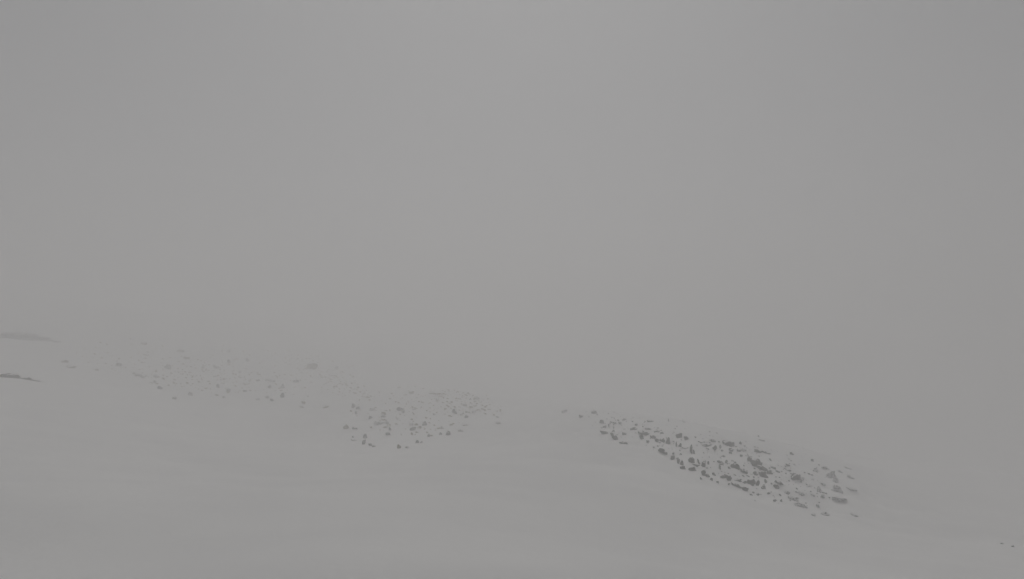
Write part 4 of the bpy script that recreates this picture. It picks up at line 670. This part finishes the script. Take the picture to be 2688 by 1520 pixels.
    ('tawny turf clumps and stones showing faintly through snow in the left field', [(-77.0, 142.2), (-46.3, 183.5), (-87.1, 160.2), (-34.5, 149.0), (-51.1, 184.9), (-45.0, 170.4), (-58.8, 147.3), (-53.8, 190.0), (-71.6, 153.3), (-49.3, 187.1), (-42.0, 177.9), (-35.8, 154.5), (-50.3, 196.9), (-87.8, 157.1), (-42.8, 161.8), (-70.6, 135.9), (-44.7, 165.0), (-75.1, 135.4), (-44.5, 178.9), (-88.6, 148.6), (-56.1, 199.8), (-76.1, 156.6), (-69.3, 189.8), (-47.5, 167.7), (-58.1, 154.1), (-53.0, 181.1), (-64.7, 172.2), (-68.7, 143.9), (-54.4, 178.9), (-59.5, 157.3), (-66.4, 152.6), (-50.0, 137.3), (-43.0, 178.5), (-33.9, 140.5), (-59.6, 210.4), (-54.8, 140.2), (-63.3, 144.4), (-45.1, 163.6), (-46.9, 193.9), (-62.5, 178.3), (-60.4, 159.3), (-52.4, 181.8), (-63.3, 144.5), (-60.1, 131.7), (-77.6, 192.0), (-53.8, 182.2), (-62.0, 186.9), (-47.6, 141.4), (-100.6, 166.9), (-61.7, 155.2), (-67.1, 161.5), (-73.0, 136.4), (-71.1, 129.9), (-75.1, 173.9), (-43.5, 174.5), (-90.0, 144.5), (-65.4, 191.1), (-46.4, 193.9), (-53.0, 136.3), (-52.4, 179.0), (-58.0, 182.8), (-60.6, 152.2), (-60.7, 155.1), (-47.3, 169.2), (-36.9, 146.6), (-88.5, 138.1), (-64.3, 150.0), (-47.8, 182.4), (-46.4, 181.3), (-52.2, 144.8), (-88.0, 140.9), (-78.2, 180.3), (-57.8, 199.8), (-71.4, 140.9), (-36.2, 146.2), (-69.0, 165.4), (-69.7, 199.0), (-75.0, 141.4), (-33.9, 150.5), (-85.6, 157.6), (-72.1, 179.8), (-74.3, 139.3), (-70.2, 164.7), (-80.1, 162.4), (-87.2, 166.2), (-100.4, 159.3), (-60.5, 140.0), (-63.6, 188.6), (-58.2, 178.6), (-52.8, 178.6), (-54.1, 149.4), (-34.1, 150.3), (-72.0, 146.6), (-53.5, 203.3), (-43.2, 172.1), (-47.0, 150.3), (-54.6, 191.7), (-65.9, 197.7), (-57.6, 147.3), (-49.7, 166.0), (-69.5, 164.7), (-44.7, 166.5), (-51.9, 142.2), (-75.8, 173.5), (-32.9, 150.4), (-49.8, 185.2), (-46.6, 178.3), (-53.3, 197.6), (-91.8, 157.9), (-45.8, 168.4), (-61.8, 202.4), (-40.4, 158.6), (-87.3, 153.4), (-35.7, 156.2), (-35.7, 155.5), (-74.6, 136.0), (-51.7, 170.0), (-36.3, 146.1), (-49.3, 199.7), (-46.5, 174.3), (-42.8, 178.6), (-58.7, 148.1), (-35.1, 149.2), (-91.6, 154.7), (-93.8, 160.7), (-64.8, 163.1), (-50.3, 170.3), (-66.6, 200.5), (-75.5, 156.9), (-84.0, 153.4), (-45.3, 167.4), (-76.3, 165.2), (-44.6, 165.4), (-59.8, 199.4), (-38.9, 157.9), (-42.9, 164.9), (-64.5, 163.1), (-60.9, 132.4), (-65.1, 132.1), (-76.3, 155.0), (-43.2, 155.9), (-68.5, 149.0), (-79.5, 132.0), (-80.5, 147.0), (-66.3, 185.0), (-52.7, 180.2), (-60.9, 180.5), (-55.5, 131.7), (-36.7, 152.1), (-46.2, 195.5), (-40.9, 157.6), (-50.1, 158.9), (-72.7, 132.5), (-78.5, 134.7), (-57.6, 129.0), (-60.8, 152.8), (-56.0, 132.2), (-50.1, 179.4), (-52.8, 156.2), (-58.6, 187.3), (-82.3, 133.2), (-62.9, 193.9), (-40.3, 150.9), (-88.0, 168.4), (-56.3, 185.3), (-77.8, 155.4), (-29.7, 140.5), (-34.9, 151.7), (-58.7, 126.6), (-94.3, 148.1), (-37.6, 159.4), (-63.3, 155.2), (-73.5, 153.5), (-49.2, 143.5), (-68.1, 206.7), (-53.5, 189.8), (-67.4, 151.1), (-56.4, 160.6), (-59.5, 203.2), (-77.2, 171.3), (-55.0, 157.7), (-62.2, 194.7), (-54.6, 134.6), (-77.2, 165.6), (-51.0, 188.2), (-55.7, 194.2), (-84.8, 155.2), (-76.3, 176.3), (-53.6, 154.9), (-77.8, 186.0), (-63.7, 136.9), (-67.7, 128.2), (-60.0, 131.6), (-36.4, 154.1), (-75.9, 154.9), (-52.8, 144.8), (-85.1, 149.6), (-56.0, 209.0), (-48.8, 182.6), (-75.9, 158.6), (-60.1, 180.6), (-61.2, 159.6), (-77.8, 135.1), (-88.3, 158.4), (-64.9, 134.3), (-46.1, 168.4), (-68.1, 156.4), (-59.1, 131.8), (-45.9, 190.0), (-71.0, 133.9), (-68.3, 126.6), (-70.0, 158.3), (-60.7, 135.1), (-35.4, 154.2), (-54.5, 177.1), (-38.4, 149.9), (-60.8, 189.0), (-74.9, 164.9), (-36.9, 155.9), (-76.1, 162.3), (-71.2, 143.6), (-59.4, 127.4), (-88.5, 146.6), (-81.9, 139.8), (-75.2, 162.0), (-46.4, 148.4), (-58.5, 144.4), (-62.4, 198.4), (-64.4, 148.4), (-57.8, 146.4), (-50.4, 145.7), (-63.9, 206.4), (-52.7, 178.3), (-59.0, 142.3), (-49.2, 178.4), (-68.9, 207.3), (-50.2, 147.7), (-72.4, 146.5), (-51.7, 144.9), (-41.7, 175.9), (-86.7, 163.0), (-43.4, 179.0), (-61.8, 152.5), (-58.4, 150.4), (-70.5, 140.2), (-61.0, 190.7), (-51.3, 156.2), (-37.4, 158.5), (-65.2, 195.4), (-63.3, 152.5), (-51.7, 161.0), (-95.8, 158.3), (-62.0, 144.7), (-39.4, 167.1), (-45.2, 180.9), (-94.0, 142.3), (-31.6, 147.3), (-38.5, 157.9), (-54.6, 175.4), (-43.0, 171.3), (-58.9, 127.8), (-76.2, 184.1), (-64.9, 155.8), (-63.7, 127.4), (-62.0, 188.4), (-71.0, 153.8), (-92.0, 145.8), (-66.3, 197.3), (-73.8, 166.1), (-96.1, 154.1), (-46.5, 178.4), (-52.3, 196.4), (-43.9, 160.5), (-63.2, 187.1), (-47.7, 196.4), (-67.6, 143.5), (-50.4, 176.7), (-64.5, 150.7), (-38.3, 163.7), (-57.9, 154.9), (-65.7, 158.9), (-53.0, 197.6), (-56.3, 187.3), (-52.4, 149.6), (-40.3, 152.8), (-71.7, 155.8), (-40.6, 153.2), (-56.9, 138.4), (-46.8, 176.7), (-54.3, 178.1), (-55.5, 141.8), (-65.6, 137.9), (-62.7, 152.4), (-46.2, 150.3), (-55.4, 140.0), (-82.7, 137.6), (-70.0, 136.3), (-64.8, 187.3), (-71.1, 178.4), (-47.4, 192.1), (-65.3, 149.2), (-50.2, 160.7), (-35.9, 157.1), (-57.7, 147.8), (-49.9, 158.4), (-67.0, 138.0), (-77.9, 168.7), (-59.1, 192.6), (-96.7, 169.4), (-39.8, 149.4), (-70.0, 153.7), (-91.2, 149.6), (-31.6, 139.4), (-53.4, 151.5), (-68.1, 173.4), (-69.5, 198.2), (-53.6, 179.7), (-86.9, 162.0), (-52.6, 184.8), (-83.1, 140.3), (-81.2, 158.3), (-37.2, 156.3), (-66.1, 144.0), (-43.9, 175.1), (-68.9, 138.6), (-64.1, 194.1), (-55.7, 177.7), (-38.7, 157.5), (-76.9, 177.7), (-61.5, 199.8), (-83.5, 132.2), (-31.6, 146.5), (-76.7, 147.3), (-51.5, 139.4), (-52.7, 177.7), (-64.0, 138.8), (-79.7, 184.4), (-80.9, 158.6), (-101.0, 157.9), (-55.3, 147.8), (-94.0, 152.9), (-42.2, 159.6), (-69.7, 163.9), (-63.1, 132.1), (-61.3, 144.9), (-82.3, 174.5), (-31.4, 145.7), (-52.9, 158.0), (-72.0, 166.6), (-52.7, 144.3), (-63.5, 192.8), (-58.7, 177.7), (-79.1, 173.2), (-72.1, 145.0), (-61.1, 198.2), (-87.2, 145.0), (-45.5, 140.0), (-39.9, 170.4), (-59.4, 189.6), (-70.5, 211.3), (-66.0, 183.3), (-78.3, 149.1), (-61.5, 180.9), (-60.4, 187.8), (-78.8, 145.8), (-42.1, 149.6), (-70.0, 144.8), (-37.6, 145.8), (-51.7, 169.2), (-46.7, 168.3), (-72.4, 167.0), (-40.4, 154.6), (-44.4, 171.1), (-62.7, 185.0), (-69.3, 198.0), (-55.8, 181.0), (-64.9, 172.5), (-32.3, 146.9), (-32.0, 146.0), (-76.0, 146.0), (-43.0, 153.5), (-63.2, 137.2), (-68.1, 143.2), (-42.9, 162.0), (-55.5, 158.9), (-72.9, 130.0), (-58.8, 197.3), (-39.8, 157.9), (-57.1, 195.8), (-58.5, 144.9), (-41.8, 157.7), (-58.4, 208.4), (-49.4, 155.2), (-57.9, 163.5), (-31.1, 145.0), (-64.3, 136.8), (-54.5, 158.6), (-75.6, 129.1), (-80.5, 154.9), (-56.8, 197.1), (-64.9, 195.9), (-68.5, 150.1), (-39.4, 160.0), (-43.6, 162.0), (-61.6, 185.8), (-97.2, 157.9), (-40.9, 156.7), (-52.7, 181.0), (-43.1, 167.5), (-52.5, 199.8), (-59.0, 190.3), (-62.2, 182.8), (-37.3, 155.5), (-56.7, 191.3), (-94.1, 146.9), (-38.7, 157.7), (-46.5, 190.9), (-60.0, 188.6), (-43.2, 179.9), (-70.5, 140.2), (-62.2, 163.0), (-43.5, 179.6), (-80.0, 167.1), (-65.8, 191.7), (-46.8, 192.0), (-57.7, 147.7), (-52.3, 186.0), (-60.4, 165.4), (-49.3, 194.2), (-54.9, 137.1), (-37.6, 166.2), (-44.6, 181.4), (-44.8, 163.3), (-51.4, 178.0), (-93.9, 169.9), (-44.3, 171.7), (-32.5, 146.2), (-48.6, 181.4), (-43.8, 160.6), (-46.2, 166.9), (-89.5, 166.0), (-38.6, 165.8), (-53.0, 169.0), (-65.7, 136.0), (-54.6, 185.6), (-58.1, 200.9), (-64.3, 155.5), (-69.8, 155.9), (-60.4, 171.1), (-84.6, 156.9), (-63.6, 153.0), (-63.0, 148.4), (-64.8, 156.2), (-73.9, 163.0), (-70.4, 146.9), (-72.2, 147.1), (-68.9, 171.6), (-48.5, 170.0), (-69.4, 144.7), (-67.3, 156.9), (-52.8, 148.8), (-37.4, 162.4), (-45.8, 185.7), (-82.9, 140.7), (-35.6, 146.7), (-85.5, 156.9), (-43.2, 182.2), (-55.3, 190.5), (-51.0, 195.5), (-64.8, 138.4), (-66.3, 143.2), (-45.1, 169.5), (-56.3, 175.8), (-82.8, 160.7), (-29.9, 140.5), (-75.1, 151.8), (-78.6, 150.4), (-76.7, 151.6), (-59.5, 194.2), (-64.6, 126.6), (-66.8, 149.6), (-61.6, 149.4), (-72.6, 140.2), (-86.1, 159.7), (-83.5, 140.5), (-31.6, 142.7), (-61.4, 192.0), (-52.2, 136.9), (-43.2, 161.4), (-56.4, 158.4), (-77.1, 130.5), (-50.8, 162.6), (-61.9, 166.5), (-55.4, 137.1), (-49.3, 177.5), (-79.6, 141.5), (-77.3, 155.6), (-91.3, 164.1), (-58.5, 182.7), (-72.9, 167.7), (-39.1, 167.5), (-47.7, 184.1), (-90.9, 139.8), (-68.0, 169.6), (-74.7, 153.9), (-48.1, 166.5), (-57.1, 176.0), (-48.3, 149.9), (-61.8, 200.9), (-78.0, 183.9), (-65.6, 144.5), (-101.0, 163.2), (-57.2, 150.3), (-33.6, 146.5), (-59.1, 152.8), (-60.0, 141.5), (-43.3, 154.6), (-52.7, 164.1), (-94.2, 169.4), (-73.1, 152.9), (-40.7, 154.6), (-68.3, 150.7), (-74.3, 140.2), (-68.2, 143.6), (-41.6, 168.4), (-78.8, 169.4), (-33.5, 147.5), (-43.7, 179.8), (-88.2, 149.2), (-71.4, 156.4), (-40.9, 166.0), (-63.5, 149.8), (-81.9, 157.2), (-67.6, 143.9), (-55.1, 191.1), (-58.2, 199.0), (-48.4, 170.1), (-64.6, 198.9), (-75.3, 135.4), (-73.7, 183.9), (-55.3, 179.0), (-73.0, 148.7), (-76.1, 170.4), (-74.8, 132.6), (-97.6, 161.0), (-35.2, 160.0), (-54.9, 131.1), (-58.5, 193.7), (-93.0, 163.5), (-77.3, 150.8), (-81.8, 156.9), (-44.0, 160.1), (-69.9, 161.4), (-65.8, 180.2), (-66.4, 154.6), (-55.8, 138.9), (-71.7, 166.0), (-66.9, 176.4), (-60.8, 197.6), (-52.6, 196.7), (-59.2, 157.9), (-80.3, 134.6), (-44.6, 172.8), (-42.7, 150.5), (-33.1, 151.3), (-77.3, 136.7), (-45.8, 174.3), (-48.8, 159.3), (-45.2, 163.2), (-52.1, 144.4), (-60.8, 155.5), (-53.3, 180.7), (-65.2, 175.4), (-71.0, 169.2), (-63.7, 201.4), (-48.9, 170.8), (-55.9, 150.1), (-73.4, 163.7), (-65.7, 131.7), (-53.8, 163.5), (-60.7, 190.0), (-59.2, 144.7), (-94.7, 152.2), (-51.6, 188.7), (-57.9, 136.0), (-30.8, 147.1), (-90.2, 149.4), (-55.1, 173.8), (-67.4, 201.9), (-97.2, 158.0), (-35.8, 156.3), (-55.6, 132.2), (-47.1, 167.0), (-33.7, 150.1), (-38.5, 161.5), (-52.2, 144.5), (-67.7, 212.5), (-87.7, 164.7), (-56.8, 147.5), (-60.5, 210.7), (-66.3, 131.8), (-42.0, 164.5), (-64.1, 157.3), (-36.3, 155.5), (-74.9, 147.1), (-69.8, 157.9), (-65.8, 191.1), (-68.6, 154.6), (-78.8, 132.1), (-46.5, 194.1), (-42.0, 168.2), (-76.0, 146.7), (-55.8, 161.3), (-69.9, 178.8), (-62.9, 186.1), (-53.1, 165.8), (-47.2, 169.4), (-50.2, 142.7), (-71.2, 157.7), (-46.1, 170.1), (-58.3, 173.9), (-67.0, 144.4), (-63.1, 187.5), (-69.0, 163.6), (-39.0, 152.2), (-87.5, 156.8), (-84.7, 144.4), (-54.8, 180.9), (-69.5, 153.9), (-60.3, 210.8), (-62.5, 127.4), (-57.8, 166.4), (-62.9, 129.2), (-95.6, 163.5), (-53.4, 177.5), (-70.0, 142.7), (-40.3, 152.2), (-94.3, 162.7), (-93.0, 162.2), (-71.5, 156.7), (-41.7, 155.1), (-75.1, 146.4), (-73.8, 131.5), (-57.4, 164.4), (-72.9, 181.8), (-77.1, 153.3), (-47.5, 176.6), (-55.6, 126.9), (-46.6, 183.1), (-63.6, 187.5), (-51.9, 178.1), (-70.8, 134.6), (-65.9, 188.4), (-86.5, 164.9), (-63.8, 191.2), (-44.8, 171.6), (-70.7, 144.3), (-62.0, 131.8), (-55.6, 195.1), (-41.8, 164.1), (-40.9, 158.0), (-51.0, 149.9), (-60.5, 141.4), (-62.5, 139.0), (-46.1, 175.2), (-70.3, 157.7), (-72.4, 153.4), (-87.7, 139.6), (-62.3, 194.9), (-49.7, 175.8), (-38.6, 157.5), (-97.6, 160.9), (-94.6, 157.3), (-58.1, 145.4), (-65.5, 197.7), (-45.9, 174.3), (-76.8, 172.4), (-66.6, 144.1), (-81.8, 135.1), (-60.0, 158.1), (-57.3, 138.4), (-72.4, 134.9), (-71.8, 173.9), (-61.0, 184.1), (-70.7, 152.9), (-69.5, 174.2), (-77.6, 155.4), (-59.0, 135.1), (-54.9, 204.0), (-46.6, 178.5), (-75.9, 137.9), (-67.6, 150.9), (-62.5, 148.7), (-71.1, 139.8), (-68.7, 159.7), (-49.9, 169.8), (-39.8, 159.8), (-76.1, 154.5), (-51.8, 137.5), (-75.5, 167.8), (-30.8, 145.3), (-59.7, 200.6), (-39.5, 159.3), (-51.4, 182.3), (-59.8, 179.6), (-72.5, 144.5), (-35.7, 142.3), (-63.7, 134.1), (-74.6, 163.6), (-74.0, 142.3), (-52.8, 202.4), (-60.9, 164.8), (-45.3, 178.1), (-41.2, 150.5), (-64.9, 201.9), (-39.9, 150.0), (-64.6, 133.8), (-38.1, 155.2), (-64.6, 202.3), (-48.6, 183.7), (-57.4, 181.6), (-57.7, 204.3), (-48.1, 144.0), (-66.3, 143.5), (-51.2, 170.4), (-57.6, 185.0), (-32.6, 147.4), (-82.5, 166.1), (-70.4, 142.7), (-50.2, 155.6), (-64.0, 165.0), (-48.2, 191.6), (-48.9, 186.5), (-37.2, 161.9), (-55.8, 180.3), (-77.1, 160.6), (-54.2, 133.3), (-32.2, 151.5), (-80.2, 190.0), (-54.5, 132.5), (-76.4, 162.8), (-81.3, 188.8), (-66.9, 133.2), (-55.6, 176.6), (-50.0, 182.8), (-71.0, 180.6), (-86.0, 157.3), (-51.4, 155.9), (-49.7, 173.9), (-56.2, 200.7), (-68.2, 127.3), (-49.6, 199.6), (-56.8, 179.0), (-46.2, 173.8), (-40.8, 159.0), (-67.3, 216.4), (-60.1, 207.0), (-62.1, 137.5), (-58.7, 183.2), (-36.3, 162.4), (-74.9, 150.5), (-61.3, 157.9), (-45.9, 181.9), (-68.7, 132.4), (-72.3, 155.2), (-71.7, 147.4), (-54.9, 162.4), (-70.1, 170.9), (-66.2, 154.3), (-45.9, 186.0), (-47.1, 180.5), (-42.2, 157.5), (-36.2, 154.9), (-73.4, 155.1), (-65.2, 150.3), (-71.0, 154.9), (-61.7, 144.3), (-70.5, 181.1), (-59.8, 131.7), (-88.1, 146.6), (-63.0, 187.0), (-45.1, 172.6), (-72.0, 152.8), (-56.1, 131.5), (-35.1, 159.8), (-49.1, 189.4), (-70.0, 166.2), (-82.7, 164.0), (-38.7, 157.5), (-86.5, 157.3), (-39.9, 158.9), (-39.5, 170.1), (-59.0, 200.9), (-72.3, 142.2), (-65.4, 175.2), (-38.2, 153.3), (-74.1, 152.9), (-77.6, 176.3), (-75.0, 154.2), (-42.1, 165.8), (-36.9, 154.9), (-51.8, 144.4), (-65.2, 146.7), (-60.6, 176.2), (-55.7, 141.4), (-34.8, 149.1), (-59.2, 194.3), (-36.5, 152.0), (-44.3, 162.7), (-56.2, 141.5), (-86.2, 157.3), (-44.6, 176.3), (-43.0, 152.1), (-66.1, 131.3), (-71.5, 140.7), (-85.2, 149.9), (-40.3, 154.5), (-46.1, 180.3), (-71.3, 133.0), (-64.0, 210.4), (-68.2, 179.8), (-38.0, 152.9), (-36.5, 150.8), (-67.7, 148.6), (-58.6, 134.3), (-33.3, 154.2), (-74.1, 139.8), (-82.2, 143.9), (-38.4, 149.6), (-80.7, 146.2), (-65.4, 197.2), (-73.6, 160.6), (-60.1, 140.3), (-75.3, 140.7), (-46.4, 149.4), (-33.7, 151.5), (-70.4, 169.9), (-66.5, 144.0), (-49.7, 181.0), (-48.3, 149.0), (-63.3, 215.6), (-53.5, 164.0), (-71.1, 154.1), (-41.7, 154.2), (-85.6, 159.8), (-71.9, 132.9), (-37.1, 162.3), (-83.1, 149.2), (-66.9, 189.0), (-70.6, 190.1)], 0.08, 0.27, 2),
]
for k, (label, spots, smin, smax, sm) in enumerate(SCREE):
    rng = np.random.default_rng(400 + k)
    vs, fs = [], []
    sp = np.array(spots); zz = ground(sp[:, 0], sp[:, 1])
    cx, cy, cz = sp[:, 0].mean(), sp[:, 1].mean(), zz.mean()
    for (x, y), z in zip(sp, zz):
        s = smin + (smax - smin) * rng.random() ** 2
        v = rock_shape(rng, s * rng.uniform(0.9, 1.9), s, s * rng.uniform(0.5, 0.9), math.radians(rng.uniform(0, 35)), rng.uniform(0, 6), ICO1, 6)
        o = len(vs)
        vs += [tuple(p + np.array([x - cx, y - cy, z - cz + 0.25 * s])) for p in v]
        fs += [tuple(i + o for i in f) for f in ICO1[1]]
    sc = link_mesh("scree", vs, fs, ROCKS[sm])
    sc.location = (cx, cy, cz)
    tag(sc, label, "scree", None, "stuff")

# ------------------------------------------------------------------ fog: one closed box of even density round everything
FOG = 0.0098
x0, x1, y0, y1 = gx[0] - 20, gx[-1] + 20, gy[0] - 20, gy[-1] + 20
zb, zt = float(GZ.min()) - 1.0, max(float(GZ.max()), 0.0) + 2.0
hv = [(x0, y0, zb), (x1, y0, zb), (x1, y1, zb), (x0, y1, zb), (x0, y0, zt), (x1, y0, zt), (x1, y1, zt), (x0, y1, zt)]
hf = [(3, 2, 1, 0), (4, 5, 6, 7), (0, 1, 5, 4), (1, 2, 6, 5), (2, 3, 7, 6), (3, 0, 4, 7)]
fm = bpy.data.materials.new("fog")
fm.use_nodes = True
ft = fm.node_tree
ft.nodes.clear()
fo = ft.nodes.new("ShaderNodeOutputMaterial")
pv = ft.nodes.new("ShaderNodeVolumePrincipled")
pv.inputs["Color"].default_value = (0.996, 0.993, 0.993, 1.0)
pv.inputs["Density"].default_value = FOG
pv.inputs["Anisotropy"].default_value = 0.62
ft.links.new(pv.outputs["Volume"], fo.inputs["Volume"])
haze = link_mesh("haze", hv, hf, fm)
tag(haze, "thick even grey fog filling the whole mountainside", "fog", None, "stuff")
print("terrain z", GZ.min(), GZ.max(), "tris", sum(len(o.data.polygons) for o in bpy.data.objects if o.type == 'MESH'))
